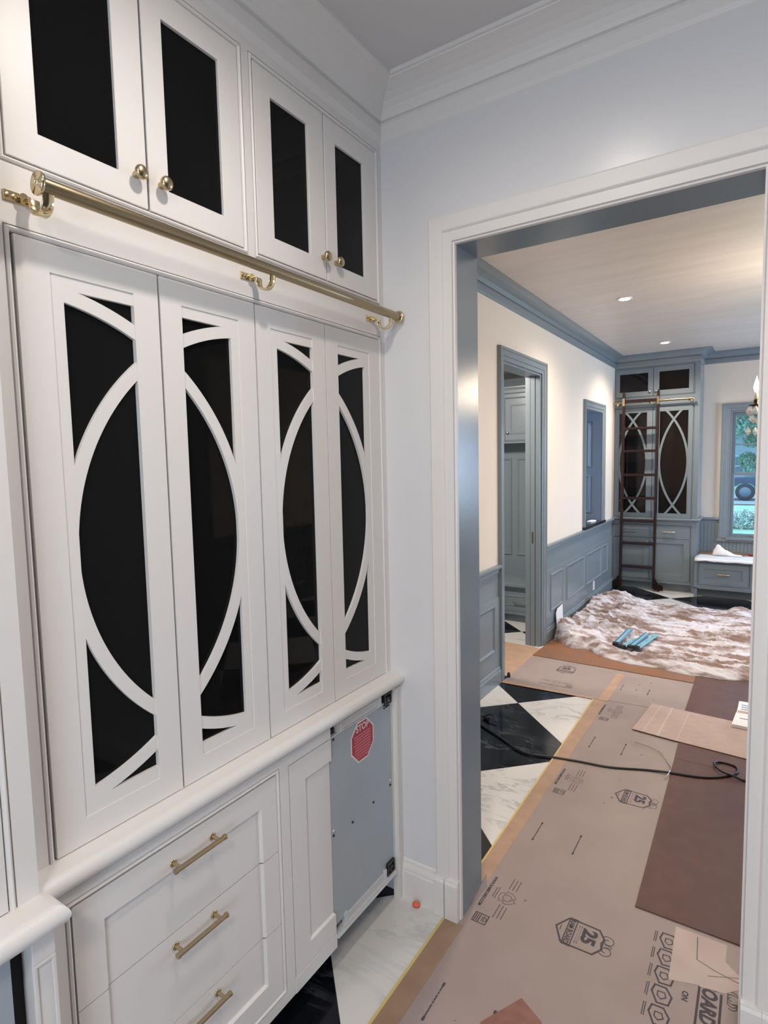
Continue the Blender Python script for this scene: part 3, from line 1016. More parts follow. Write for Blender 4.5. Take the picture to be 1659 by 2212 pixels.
# ---- mudroom hall tree
t = thing('hall_tree', 'blue grey mudroom bench with hooks wall and upper cabinet seen through the doorway', 'cabinet', (-2.6, 6.5, 0))
HF = FY(6.2)
mb = MB()
face_frame(mb, HF, -3.55, LW - T - 0.002, 1.962, 2.50, [(-3.40, -2.47, 1.995, 2.45), (-2.445, -2.02, 1.995, 2.45)], t=0.4)
mb.build('upper_frame', GREY, t)
for a, b in ((-3.40, -2.47), (-2.445, -2.02)):
    dd = MB().box(HF, a + GAP, b - GAP, 1.997, 2.448, -0.02, 0).mould(HF, a + 0.06, b - 0.06, 2.06, 2.385, [(0, 0), (0.006, 0.006), (0.012, 0.006), (0.02, -0.001), (0.022, 0.001)]).build('door', GREY, t)
    knob_mb(HF, a + 0.034, 2.078, 0, 0.016).build('knob', NICK, dd)
MB().sweep([(-3.55, 6.2), (LW - T - 0.002, 6.2)], [(0, 2.50), (0.02, 2.51), (0.022, 2.54), (0.035, 2.56), (0.05, 2.56), (0.05, 2.575), (0, 2.575)], -1).build('crown', GREY, t)
HB = FY(6.45)
mb = MB().box(HB, -3.55, LW - T - 0.002, 0.40, 1.965, -0.05, 0)
mb.build('back_panel', GREY, t)
for k in range(4):
    a = -3.48 + k * 0.36
    MB().mould(HB, a, a + 0.30, 0.68, 1.80, [(0, 0.001), (0.005, 0.012), (0.014, 0.012), (0.024, 0.003)]).build('panel', GREY, t)
MB().wbox(-3.55, LW - T - 0.002, 5.98, 6.45, 0.40, 0.44).build('seat', GREY, t, bevel=0.006)
HS = FY(6.02)
mb = MB()
face_frame(mb, HS, -3.55, LW - T - 0.002, 0.09, 0.40, [(-3.40, -2.50, 0.14, 0.345), (-2.42, -1.98, 0.14, 0.345)], t=0.02)
mb.box(HS, -3.55, LW - T - 0.002, 0.0, 0.09, -0.08, -0.06)
mb.build('bench_frame', GREY, t)
for a, b in ((-3.40, -2.50), (-2.42, -1.98)):
    dd = MB().box(HS, a + GAP, b - GAP, 0.142, 0.343, -0.02, 0).mould(HS, a + 0.045, b - 0.045, 0.185, 0.30, [(0, 0.0005), (0.006, 0.006), (0.012, 0.0), (0.014, 0.001)]).build('drawer', GREY, t)
    bar_pull(HS, (a + b) / 2, 0.243, 0, 0.15, dd, NICK)

# ================================================================ FAR CABINET (tall hutch)
FF = FY(FCY)
t = thing('far_hutch', 'tall blue grey hutch with black glass fretwork doors behind the wooden ladder', 'cabinet', (-1.25, FCY, 0))
mb = MB()
face_frame(mb, FF, FCX0, FCX1, 0.972, 2.985, [(-1.757, -0.805, 2.582, 2.950), (-1.757, -0.805, 0.9721, 2.430)])
mb.box(FF, FCX1 - 0.018, FCX1, 0.972, 2.985, -0.44, -0.02)
mb.build('face_frame', GREY, t)
MB().box(FF, FCX0 + 0.01, FCX1 - 0.02, 0.98, 2.98, -0.44, -0.03).build('carcass', BLACK, t)
for k, (a, b, g, kn) in enumerate(((-1.757, -1.281, (-1.697, -1.346), -1.321), (-1.281, -0.805, (-1.211, -0.864), -1.248))):
    glass_door(FF, a, b, 2.582, 2.950, (g[0], g[1], 2.648, 2.886), t, GREY, GLASSF, (kn, 2.64), NICK, 0.016)
for (a, b, g) in ((-1.757, -1.281, (-1.696, -1.352)), (-1.281, -0.805, (-1.196, -0.8625))):
    c0 = (g[0] + g[1]) / 2
    hw = (g[1] - g[0]) / 2
    arcs = []
    # each door carries a full vesica whose two arcs cross near top and bottom
    half = 0.535
    sag = hw - 0.012
    R_ = (half * half + sag * sag) / (2 * sag)
    arcs = [(c0 - sag + R_, 1.703, R_, R_ + 0.026, -1), (c0 + sag - R_, 1.703, R_, R_ + 0.026, 1)]
    fret_door(FF, a, b, 0.972, 2.430, (g[0] - 0.012, g[1] + 0.012, 1.022, 2.384), (g[0], g[1], 1.034, 2.370), arcs, t, GREY, GLASSF)
MB().sweep([(FCX0, FCY - 0.03), (FCX1 + 0.0, FCY - 0.03), (FCX1 + 0.0, FARY)], [(-0.3, 0.972), (0.028, 0.972), (0.036, 0.966), (0.036, 0.952), (0.026, 0.944), (0.012, 0.936), (0.006, 0.925), (-0.3, 0.925)], -1).build('counter', GREY, t)
FB = FY(FCY - 0.03)
mb = MB()
face_frame(mb, FB, FCX0, FCX1, 0.105, 0.93, [(-1.752, -1.288, 0.716, 0.872), (-1.288, -0.805, 0.716, 0.872), (-1.752, -1.288, 0.150, 0.702), (-1.288, -0.805, 0.150, 0.702)])
mb.box(FB, FCX1 - 0.05, FCX1 - 0.0005, 0.0, 0.929, -0.47, -0.021).box(FB, FCX1 - 0.05, FCX1, 0.0, 0.105, -0.021, 0).box(FB, FCX0, FCX1, 0.0, 0.12, -0.10, -0.085)
mb.build('base_frame', GREY, t)
MB().box(FB, FCX0 + 0.01, FCX1 - 0.06, 0.12, 0.92, -0.46, -0.03).build('base_carcass', BLACK, t)
for a, b in ((-1.752, -1.288), (-1.288, -0.805)):
    dd = MB().box(FB, a + GAP, b - GAP, 0.718, 0.870, -0.02, 0).build('drawer', GREY, t, bevel=0.001, seg=1)
    bar_pull(FB, (a + b) / 2 - 0.01, 0.79, 0, 0.14, dd, NICK, 0.008)
    mb = MB()
    mb.box(FB, a + GAP, a + 0.075, 0.152, 0.70, -0.02, 0).box(FB, b - 0.075, b - GAP, 0.152, 0.70, -0.02, 0)
    mb.box(FB, a + 0.075, b - 0.075, 0.152, 0.228, -0.02, 0).box(FB, a + 0.075, b - 0.075, 0.636, 0.70, -0.02, 0).box(FB, a + 0.075, b - 0.075, 0.228, 0.636, -0.02, -0.009)
    dd = mb.build('door', GREY, t, bevel=0.001, seg=1)
    knob_mb(FB, b - 0.035 if a < -1.5 else a + 0.035, 0.655, 0, 0.013).build('knob', NICK, dd)
rail_set(FF, -1.745, -0.80, 2.508, 0.075, (-1.72, -1.30, -0.84), 'short brass rail across the tall grey hutch behind the ladder', fine=False)

# ---- ladder
LY = 8.355
t = thing('library_ladder', 'dark mahogany library ladder hooked on the far brass rail', 'ladder', (-1.43, LY, 0))
sx = {-1: (-1.640, -1.622), 1: (-1.222, -1.203)}
for s_, (xb, xt) in sx.items():
    mb = MB()
    q = 0.015
    zb, zt = 0.03, 2.63
    P = []
    for z, x in ((zb, xb), (zt, xt)):
        P += [(x - q, LY - 0.03, z), (x + q, LY - 0.03, z), (x + q, LY + 0.03, z), (x - q, LY + 0.03, z)]
    mb.add(P, [(0, 3, 2, 1), (4, 5, 6, 7), (0, 1, 5, 4), (1, 2, 6, 5), (2, 3, 7, 6), (3, 0, 4, 7)])
    mb.lathe((xt, LY, 2.628), (0, 0, 1), [(0.012, 0), (0.011, 0.01), (0.006, 0.02), (0.001, 0.024)], 10)
    st = mb.build('stile', WOODD, t, bevel=0.004)
    hb = MB().box(FY(LY - 0.03), xt - 0.014, xt + 0.014, 2.46, 2.56, -0.07, 0.005).tube([(xt, LY - 0.032, 2.52), (xt, LY + 0.03, 2.535)], 0.016, 10)
    hb.build('rail_hook', BRASS, st)
    xw = xb + s_ * 0.055
    mb = MB()
    mb.lathe((xw - 0.012, LY + 0.02, 0.045), (1, 0, 0), [(0.044, 0), (0.045, 0.003), (0.045, 0.021), (0.044, 0.024), (0.012, 0.025), (0.012, 0.03)], 18)
    mb.build('wheel', BRONZE, t)
    mb = MB()
    mb.prism(Frame((0, LY - 0.035, 0), (1, 0, 0), (0, -1, 0)), [(xb + s_ * 0.012, 0.18), (xb + s_ * 0.03, 0.17), (xb + s_ * 0.06, 0.105), (xb + s_ * 0.11, 0.09), (xb + s_ * 0.125, 0.06), (xb + s_ * 0.12, 0.02), (xb + s_ * 0.012, 0.02)][::s_], 0, 0.012)
    mb.build('wheel_guard', BRONZE, t)
    for q2 in range(5):
        MB().lathe((xb + s_ * (0.012), LY - 0.03, 0.3 + q2 * 0.45), (0, -1, 0), [(0.004, 0), (0.004, 0.002), (0.001, 0.003)], 8).build('screw', BRASS, st)
for z in (2.525, 2.164, 1.865, 1.55, 1.24, 0.934, 0.634, 0.317):
    f = (z - 0.03) / 2.6
    x0 = sx[-1][0] + (sx[-1][1] - sx[-1][0]) * f + 0.011
    x1 = sx[1][0] + (sx[1][1] - sx[1][0]) * f - 0.011
    MB().wbox(x0, x1, LY - 0.032, LY + 0.026, z - 0.021, z + 0.013).build('rung', WOODD, t, bevel=0.005)

# ---- bench cabinet under the window
BY = 8.25
BE = FY(BY)
t = thing('window_bench', 'low blue grey bench cabinet with one wide drawer under the window', 'bench', (-0.2, BY, 0))
mb = MB()
face_frame(mb, BE, FCX1 + 0.001, 1.0, 0.11, 0.47, [(-0.687, -0.142, 0.176, 0.437), (-0.02, 0.62, 0.176, 0.437)], t=0.03)
mb.box(BE, FCX1 + 0.001, FCX1 + 0.035, 0.0, 0.12, -0.64, 0).box(BE, FCX1 + 0.03, 1.0, 0.0, 0.115, -0.11, -0.095).box(BE, 0.97, 1.0, 0, 0.47, -0.64, 0)
mb.build('frame', GREY, t)
for a, b in ((-0.687, -0.142), (-0.02, 0.62)):
    mb = MB().ring(BE, a + GAP, b - GAP, 0.178, 0.435, 0.068, -0.02, 0).box(BE, a + 0.06, b - 0.06, 0.23, 0.38, -0.02, -0.008)
    dd = mb.build('drawer', GREY, t, bevel=0.001, seg=1)
    bar_pull(BE, (a + b) / 2, 0.305, -0.008, 0.13, dd, BRASS, 0.007)
MB().box(BE, FCX1 + 0.04, 0.96, 0.12, 0.46, -0.62, -0.04).build('carcass', BLACK, t)
MB().box(BE, FCX1 + 0.001, 1.0, 0.47, 0.496, -0.648, 0.02).build('top', WOODB, t, bevel=0.003)
# white protective sheet over the front of the bench top
P, fs = [], []
nu, nv = 40, 14
for i in range(nu + 1):
    x = FCX1 + 0.002 + i * (1.0 - FCX1) / nu
    for j in range(nv + 1):
        y = BY - 0.045 + j * 0.36 / nv + (0.02 * noise.noise(Vector((x * 4, 3, 0))) if j == nv else 0)
        z = 0.4985 + 0.006 * (0.5 + noise.noise(Vector((x * 6, y * 7, 1)))) + (0.004 if j > nv - 2 else 0)
        if j == 0:
            z = 0.470 + 0.012 * noise.noise(Vector((x * 9, 0, 4)))
        P.append((x, y, max(z, 0.4985) if j else z))
for i in range(nu):
    for j in range(nv):
        a = i * (nv + 1) + j
        fs.append((a, a + nv + 1, a + nv + 2, a + 1))
o = MB().add(P, fs, True).build('protective_sheet', SHEET)
o.modifiers.new('thick', 'SOLIDIFY').thickness = -0.0015
tag(o, 'wrinkled white protective sheet on the front of the wooden bench top', 'sheet')


def blob(name, m_, c, pts, amp, label, cat, seed=0):
    """soft crumpled heap: icosphere-like lattice pushed by noise, flat below"""
    P, fs = [], []
    nu_, nv_ = 28, 14
    for i in range(nu_):
        for j in range(nv_ + 1):
            a = 2 * math.pi * i / nu_
            b = math.pi / 2 * j / nv_
            x, y, z = math.cos(a) * math.cos(b), math.sin(a) * math.cos(b), math.sin(b)
            k = 1 + amp * noise.noise(Vector((x * 2.3 + seed, y * 2.3, z * 2.3))) + amp * 0.5 * noise.noise(Vector((x * 6, y * 6 + seed, z * 6)))
            P.append((c[0] + x * pts[0] * k, c[1] + y * pts[1] * k, c[2] + max(0, z * pts[2] * k)))
    for i in range(nu_):
        for j in range(nv_):
            a, b = i * (nv_ + 1) + j, ((i + 1) % nu_) * (nv_ + 1) + j
            fs.append((a, b, b + 1, a + 1))
    fs.append(tuple(i * (nv_ + 1) for i in range(nu_ - 1, -1, -1)))
    return tag(MB().add(P, fs, True).build(name, m_), label, cat)


# rag on the bench: a raised left end that trails to the right
P, fs = [], []
for i in range(25):
    s_ = i / 24
    x = -0.555 + 0.32 * s_
    h = 0.105 * math.exp(-((s_ - 0.16) / 0.17) ** 2) + 0.05 * math.exp(-((s_ - 0.45) / 0.2) ** 2) + 0.014
    wd = 0.075 * (1 - 0.55 * s_)
    yc = 8.58 - 0.05 * s_
    for j in range(11):
        q = -1 + 2 * j / 10
        z = 0.508 + max(0.001, h * (1 - abs(q) ** 2.2)) * (1 + 0.35 * noise.noise(Vector((x * 25, q * 2, 2))))
        P.append((x, yc + q * wd, z))
for i in range(24):
    for j in range(10):
        a = i * 11 + j
        fs.append((a, a + 11, a + 12, a + 1))
o = MB().add(P, fs, True).build('rag', CLOTHW)
o.modifiers.new('thick', 'SOLIDIFY').thickness = 0.004
tag(o, 'crumpled white rag on the bench top below the window', 'rag')
t = thing('screwdriver', 'tool with dark red grip lying on the bench top at the right', 'tool', (-0.15, 8.6, 0.51))
MB().lathe((-0.165, 8.60, 0.524), (1, -0.05, 0), [(0.006, 0), (0.013, 0.004), (0.015, 0.03), (0.013, 0.05), (0.0165, 0.08), (0.015, 0.13), (0.006, 0.14)], 14).build('handle', REDH, t)
MB().tube([(-0.165, 8.60, 0.524), (-0.25, 8.604, 0.522)], 0.004, 8).build('shaft', SCREW, t)

# ---- window in the far wall
WF = FY(FARY)
wi = struct(casing(MB(), WF, WX0, WX1, WZ0, WZ1, HCAS).build('window_2', GREY))
mb = MB()
mb.wbox(WX0 - 0.001, WX0 + 0.02, FARY + 0.0005, FARY + T, WZ0 - 0.001, WZ1 + 0.001).wbox(WX1 - 0.02, WX1 + 0.001, FARY + 0.0005, FARY + T, WZ0 - 0.001, WZ1 + 0.001).wbox(WX0 + 0.02, WX1 - 0.02, FARY + 0.0005, FARY + T, WZ1 - 0.02, WZ1 + 0.001)
mb.wbox(WX0 + 0.02, WX1 - 0.02, FARY + 0.0005, FARY + T, WZ0 - 0.001, WZ0 + 0.015)
struct(mb.build('jamb', GREY, wi))
MB().box(WF, WX0 - 0.13, WX1 + 0.13, 0.642, 0.668, -0.01, 0.03).box(WF, WX0 - 0.02, WX1 + 0.02, 0.668, 0.698, -0.03, 0.045).build('sill', GREY, wi, bevel=0.003)
for z0, z1, y in ((WZ0 + 0.015, 1.55, FARY + 0.05), (1.52, WZ1 - 0.02, FARY + 0.09)):
    sash = MB().ring(FY(y), WX0 + 0.02, WX1 - 0.02, z0, z1, 0.038, -0.035, 0).build('sash', GREY, wi, bevel=0.003)
    zm = 1.132 if z0 < 1 else 1.921
    MB().box(FY(y), WX0 + 0.05, WX1 - 0.05, zm - 0.009, zm + 0.009, -0.03, -0.004).build('muntin', GREY, wi)
    MB().box(FY(y), 0.033, 0.051, z0 + 0.03, z1 - 0.03, -0.03, -0.004).build('muntin', GREY, wi)
    for a, b in ((WX0 + 0.055, 0.034), (0.05, WX1 - 0.055)):
        for c, d in ((z0 + 0.035, zm - 0.008), (zm + 0.008, z1 - 0.035)):
            MB().box(FY(y), a, b, c, d, -0.020, -0.016).build('glass_pane', WGLASS, wi)
MB().box(FY(FARY + 0.05), -0.16, -0.10, WZ0 + 0.02, WZ0 + 0.035, 0, 0.016).build('sash_lift', NICK, wi)
# chair rail and beadboard
cr = struct(MB().sweep([(FCX1, FARY), (WX0 - 0.104, FARY)], RAIL, -1).build('trim_7', GREY))
for k in range(5):
    a = FCX1 + 0.002 + k * 0.0423
    MB().box(WF, a, a + 0.038, 0.50, 0.888, 0, 0.011).build('board', GREY, cr, bevel=0.003)
for k in range(24):
    a = FCX1 + 0.2135 + k * 0.0423
    MB().box(WF, a, a + 0.038, 0.50, 0.642, 0, 0.011).build('board', GREY, cr, bevel=0.003)

# ================================================================ LIGHT FITTINGS
def downlight(x, y, energy, col, label, spot=150):
    t = thing('recessed_downlight', label, 'light', (x, y, CEIL), 'recessed ceiling downlights')
    MB().lathe((x, y, CEIL - 0.006), (0, 0, 1), [(0.044, 0), (0.062, 0), (0.064, 0.003), (0.064, 0.0065), (0.044, 0.0065)], 28).build('trim_ring', PLASTIC, t)
    MB().lathe((x, y, CEIL - 0.0072), (0, 0, 1), [(0.043, 0), (0.043, 0.001)], 24).build('lens', LENS, t)
    l = lamp('downlight_lamp', 'SPOT', (x, y, CEIL - 0.03), energy, col, 0.05, (x, y, 0), spot=spot, blend=1.0)
    return t


downlight(-1.05, 5.375, 82, WARM, 'glowing recessed downlight in the hall ceiling, nearer of the two')
downlight(-1.05, 7.70, 150, WARM, 'glowing recessed downlight in the hall ceiling, farther one by the hutch')
downlight(-1.05, 3.05, 85, WARM, 'assumed recessed downlight in the hall ceiling just behind the cased opening')  # assumed fitting, hidden above the opening
downlight(0.9, 5.375, 130, WARM, 'assumed recessed downlight in the hall ceiling to the right of the chandelier')  # assumed fitting, out of view
downlight(-0.565, 0.90, 47, NEUT, 'assumed recessed downlight in the pantry ceiling above the brass rail', 172)  # assumed from the rail shadow, the fitting itself is out of view
downlight(0.45, 0.74, 26, NEUT, 'assumed recessed downlight in the pantry ceiling right of the camera', 172)  # assumed fitting out of view, adds the faint second rail shadow
t = thing('added_fill_lamp', 'added unseen round fill lamp on the pantry ceiling behind the camera', 'light', (0.15, -0.9, CEIL))  # unseen fixture, added as soft fill for the partition and cabinets
MB().lathe((0.15, -0.9, CEIL - 0.07), (0, 0, 1), [(0.16, 0), (0.2, 0.02), (0.21, 0.07)], 32).build('shade', PLASTIC, t)
lamp('fill_lamp_light', 'AREA', (0.15, -0.9, CEIL - 0.08), 30, NEUT, 0.4, (0.1, -0.6, 0))
lamp('added_mudroom_lamp', 'AREA', (-2.5, 4.5, 2.7), 58, NEUT, 0.4, (-2.5, 5.6, 0.8))  # added unseen lamp that brightens the mudroom cabinets

# ---- chandelier
CX, CY, CZ = 0.31, 5.0, 1.98
t = thing('chandelier', 'crystal chandelier with candle bulbs, mostly hidden behind the right door casing', 'chandelier', (CX, CY, CZ))
MB().lathe((CX, CY, CZ - 0.20), (0, 0, 1), [(0.01, 0), (0.05, 0.03), (0.06, 0.08), (0.025, 0.12), (0.03, 0.2), (0.07, 0.24), (0.03, 0.3), (0.02, 0.5), (0.035, 0.55), (0.008, 0.6), (0.008, 0.68)], 18).build('stem', BRONZE, t)
MB().tube([(CX, CY, CZ + 0.46), (CX, CY, CEIL - 0.02)], 0.006, 8).build('chain', BRONZE, t)
MB().lathe((CX, CY, CEIL - 0.03), (0, 0, 1), [(0.06, 0.03), (0.06, 0.02), (0.02, 0)], 18).build('canopy', BRONZE, t)
lamp('chandelier_lamp', 'POINT', (CX, CY, CZ + 0.42), 42, (1.0, 0.82, 0.62), 0.12)
R_ = 0.39
drop = MB().lathe((0, 0, 0), (0, 0, -1), [(0.001, 0), (0.008, 0.008), (0.017, 0.032), (0.012, 0.044), (0.001, 0.056)], 6)
bead_ = MB().lathe((0, 0, 0.008), (0, 0, -1), [(0.001, 0), (0.010, 0.006), (0.012, 0.011), (0.001, 0.022)], 6)
drop_me = drop.build('crystal', CRYS, t)
bead_me = bead_.build('crystal', CRYS, t)
for p_ in drop_me.data.polygons:
    p_.use_smooth = False
drop_me.location = (0, 0, -0.22)
bead_me.location = (0, 0, -0.24)


def crystal(x, y, z, src=drop_me, sc_=1.0, rot=0.0):
    c = src.copy()
    COL.objects.link(c)
    c.parent = t
    c.location = (x - CX - 0, y - CY, z - CZ)
    # meshes were built relative to the chandelier origin
    c.data = src.data
    c.rotation_euler = (0, 0, rot)
    c.scale = (sc_, sc_, sc_)
    return c


for src in (drop_me, bead_me):
    for v in src.data.vertices:
        v.co += Vector((CX, CY, CZ))
for k in range(8):
    a = math.pi + k * math.pi / 4
    ca, sa = math.cos(a), math.sin(a)
    pts = []
    for i in range(15):
        s_ = i / 14
        r = 0.03 + (R_ - 0.03) * s_
        z = CZ + 0.02 - 0.11 * math.sin(math.pi * min(1, s_ * 1.15)) + 0.13 * s_ ** 3
        pts.append((CX + r * ca, CY + r * sa, z))
    arm = MB().tube(pts, 0.006, 8).build('arm', BRONZE, t)
    ex, ey, ez = CX + R_ * ca, CY + R_ * sa, pts[-1][2]
    MB().lathe((ex, ey, ez), (0, 0, 1), [(0.008, -0.01), (0.045, 0.004), (0.047, 0.008), (0.02, 0.008), (0.016, 0.012), (0.016, 0.04), (0.012, 0.045)], 14).build('drip_pan', BRONZE, arm)
    MB().lathe((ex, ey, ez + 0.04), (0, 0, 1), [(0.012, 0), (0.012, 0.05), (0.009, 0.055)], 12).build('candle_sleeve', IVORY, arm)
    MB().lathe((ex, ey, ez + 0.093), (0, 0, 1), [(0.008, 0), (0.013, 0.012), (0.019, 0.035), (0.017, 0.055), (0.009, 0.085), (0.003, 0.105), (0.0006, 0.118)], 14).build('bulb', BULB, arm)
    for q in range(8):
        b = q * math.pi / 4
        crystal(ex + 0.043 * math.cos(b), ey + 0.043 * math.sin(b), ez - 0.002, sc_=1.0 + 0.25 * random.random(), rot=b)
    for q in range(7):
        s_ = (q + 1) / 8
        i = int(s_ * 14)
        crystal(pts[i][0], pts[i][1], pts[i][2] - 0.02 - 0.10 * math.sin(math.pi * s_), sc_=1.25, rot=q)
    for q in range(12):
        b = q * math.pi / 3
        lv = q // 6
        rr = (0.030, 0.050)[lv]
        crystal(ex + rr * math.cos(b + lv * 0.5), ey + rr * math.sin(b + lv * 0.5), ez - 0.06 - 0.085 * lv - 0.02 * random.random(), sc_=0.8 + 0.45 * random.random(), rot=b)
    for q in range(6):
        s_ = q / 6
        crystal(ex - 0.02 * ca - (R_ - 0.1) * ca * s_, ey - 0.02 * sa - (R_ - 0.1) * sa * s_, ez - 0.045 - 0.15 * math.sin(s_ * math.pi * 0.7), bead_me, 1.4)

# ================================================================ FLOOR COVERINGS
def sheet(name, pts, z0, z1, m_, label, cat, group=None, bevel=0.0):
    o = MB().prism(FL(0), pts, z0, z1).build(name, m_, bevel=bevel)
    return tag(o, label, cat, group)


UP = (0, -1)     # printing on the long run reads towards the camera
G = FL(0)
ZP = 0.0022
run = sheet('floor_board', [(-0.975, 0.3), (0.0, 0.3), (0.0, 4.46), (-0.975, 4.46)], 0.0006, ZP, KRAFT, 'long kraft paper floor protection board through the cased opening', 'floor protection', 'kraft floor protection boards')
run2 = sheet('floor_board', [(-1.735, 4.315), (-1.02, 4.345), (-0.95, 4.36), (-0.41, 4.40), (-0.40, 5.10), (-1.45, 5.12), (-1.60, 5.45), (-1.735, 5.45)], 0.0024, 0.0042, KRAFT, 'kraft paper floor protection board laid crosswise from the doorway', 'floor protection', 'kraft floor protection boards')
sheet('floor_board', [(-2.14, 4.50), (-1.737, 4.46), (-1.737, 5.30), (-2.13, 5.32)], 0.0006, 0.0022, TAPE, 'tan paper laid through the mudroom doorway', 'floor protection', 'kraft floor protection boards')
sheet('seam_tape', [(-1.006, 0.3), (-0.940, 0.3), (-0.925, 1.905), (-1.006, 1.905)], 0.0023, 0.0030, TAPE_SHADED, 'tape band with shade painted into its colour along the paper edge on the pantry floor', 'tape', 'peach seam tapes')
sheet('seam_tape', [(-0.99, 2.115), (-0.942, 2.115), (-0.940, 4.34), (-1.026, 4.345), (-1.006, 2.115)], 0.0023, 0.0030, TAPE, 'peach tape band along the paper edge on the hall floor', 'tape', 'peach seam tapes')
sheet('seam_tape', [(-1.014, 0.3), (-1.004, 0.3), (-1.002, 1.9), (-1.012, 1.9)], 0.0004, 0.0034, TAPEY, 'yellow tape line at the paper edge on the pantry floor', 'tape', 'yellow edge tapes')
sheet('seam_tape', [(-1.013, 2.115), (-1.005, 2.115), (-1.024, 4.34), (-1.033, 4.34)], 0.0004, 0.0034, TAPEY, 'thin yellow tape line at the paper edge on the hall floor', 'tape', 'yellow edge tapes')
sheet('seam_tape', [(-1.0, 4.34), (-0.93, 4.34), (-0.925, 4.95), (-0.985, 4.96)], 0.0043, 0.0049, TAPE, 'short peach tape strip across the crosswise paper board', 'tape', 'peach seam tapes')
sheet('seam_tape', [(-1.735, 4.300), (-1.03, 4.330), (-1.03, 4.36), (-1.735, 4.345)], 0.0043, 0.0049, TAPE, 'peach tape along the near edge of the crosswise paper board', 'tape', 'peach seam tapes')
# folded-up paper tab by the jamb
o = MB().add([(-0.944, 2.02, 0.003), (-0.93, 2.14, 0.003), (-0.945, 2.17, 0.035), (-0.9445, 2.05, 0.028)], [(0, 1, 2, 3)]).build('paper_tab', KRAFT)
o.modifiers.new('thick', 'SOLIDIFY').thickness = 0.0012
tag(o, 'small kraft paper tab bent up against the grey jamb', 'paper')

# hardboard sheets
sheet('hardboard_sheet', [(-1.735, 5.055), (-0.435, 5.03), (-0.433, 6.6), (-1.70, 6.6)], 0.0052, 0.0092, HARDT, 'tan hardboard sheet mostly under the drop cloth', 'hardboard', 'hardboard floor sheets')
sheet('hardboard_sheet', [(-0.432, 4.40), (0.8, 4.40), (0.8, 6.2), (-0.431, 6.2)], 0.0050, 0.0086, HARD, 'brown hardboard sheet between drop cloth and cardboard', 'hardboard', 'hardboard floor sheets')
sheet('hardboard_sheet', [(-0.408, 3.69), (0.8, 3.684), (0.8, 4.39), (-0.425, 4.39)], 0.0034, 0.0070, HARD, 'brown hardboard sheet partly under the corrugated cardboard', 'hardboard', 'hardboard floor sheets')
sheet('hardboard_sheet', [(-0.388, 2.347), (0.8, 2.34), (0.8, 3.684), (-0.408, 3.687)], 0.0034, 0.0072, HARD, 'large brown hardboard sheet under the black cable loop', 'hardboard', 'hardboard floor sheets', 0.0008)
sheet('hardboard_sheet', [(-0.711, 1.576), (-0.629, 1.726), (-0.546, 1.679), (-0.46, 1.40), (-0.60, 1.30)][::-1], 0.0034, 0.0064, REDB, 'reddish hardboard scrap at the bottom edge of the photo', 'hardboard', 'hardboard floor sheets')
# cardboard with corrugation ribs
cb = [(-0.690, 3.953), (-0.425, 3.917), (-0.054, 3.883), (0.6, 3.86), (0.6, 4.385), (-0.119, 4.403), (-0.646, 4.443)]
o = MB().prism(FL(0), cb, 0.0095, 0.0125).build('cardboard_sheet', CARDB)
tag(o, 'flat piece of corrugated cardboard lying on the hardboard', 'cardboard')
mb = MB()
for k in range(54):
    f = k / 53
    x = -0.39 + f * 0.9
    y0 = 3.913 - 0.05 * f
    mb.box(G, x, x + 0.007, y0 + 0.008, 4.39, 0.0125, 0.0135)
mb.build('corrugation', CARDB, o)['kind'] = 'stuff'
mb = MB()
for a, b, wd in (((-0.626, 3.945), (-0.582, 4.437), 0.006), ((-0.537, 3.935), (-0.510, 4.430), 0.012), ((-0.425, 3.92), (-0.403, 4.42), 0.005)):
    mb.line(G, [a, b], wd, 0.0131)
mb.build('crease', mat('cardboard_crease', (0.53, 0.42, 0.37), 0.7), o)
# pale patch
o = sheet('paper_patch', [(-0.240, 2.325), (-0.232, 2.06), (-0.142, 2.09), (-0.140, 2.085), (-0.066, 2.10), (-0.028, 2.14), (-0.028, 2.20), (-0.072, 2.24), (-0.072, 2.325)], 0.0024, 0.0030, PATCH, 'pale torn paper patch stuck over the printing near the hardboard corner', 'paper')
MB().line(G, [(-0.165, 2.31), (-0.158, 2.20), (-0.10, 2.18), (-0.02, 2.165)], 0.003, 0.0032).line(G, [(-0.12, 2.145), (-0.03, 2.19)], 0.002, 0.0032).build('crease', INKF, o)

# ---- printing on the boards
def bars(mb, F, u, v, n, L, gap, w, d, along='y', j=0.2):
    for k in range(n):
        l = L * (1 - j * random.random())
        if along == 'y':
            mb.line(F, [(u + k * gap, v - l / 2), (u + k * gap, v + l / 2)], w, d)
        else:
            mb.line(F, [(u - l / 2, v + k * gap), (u + l / 2, v + k * gap)], w, d)


def dashes(mb, F, a, b, n, w, d):
    a, b = Vector(a), Vector(b)
    for k in range(n):
        p = a + (b - a) * ((k + 0.1) / n)
        q = a + (b - a) * ((k + 0.45 + 0.3 * random.random()) / n)
        mb.line(F, [p, q], w * (1.5 if k in (0, n - 1) else 0.8), d)


def arc_pts(cx, cy, r, a0, a1, n=10, ky=1.0):
    return [(cx + r * math.cos(a0 + (a1 - a0) * i / n), cy + ky * r * math.sin(a0 + (a1 - a0) * i / n)) for i in range(n + 1)]


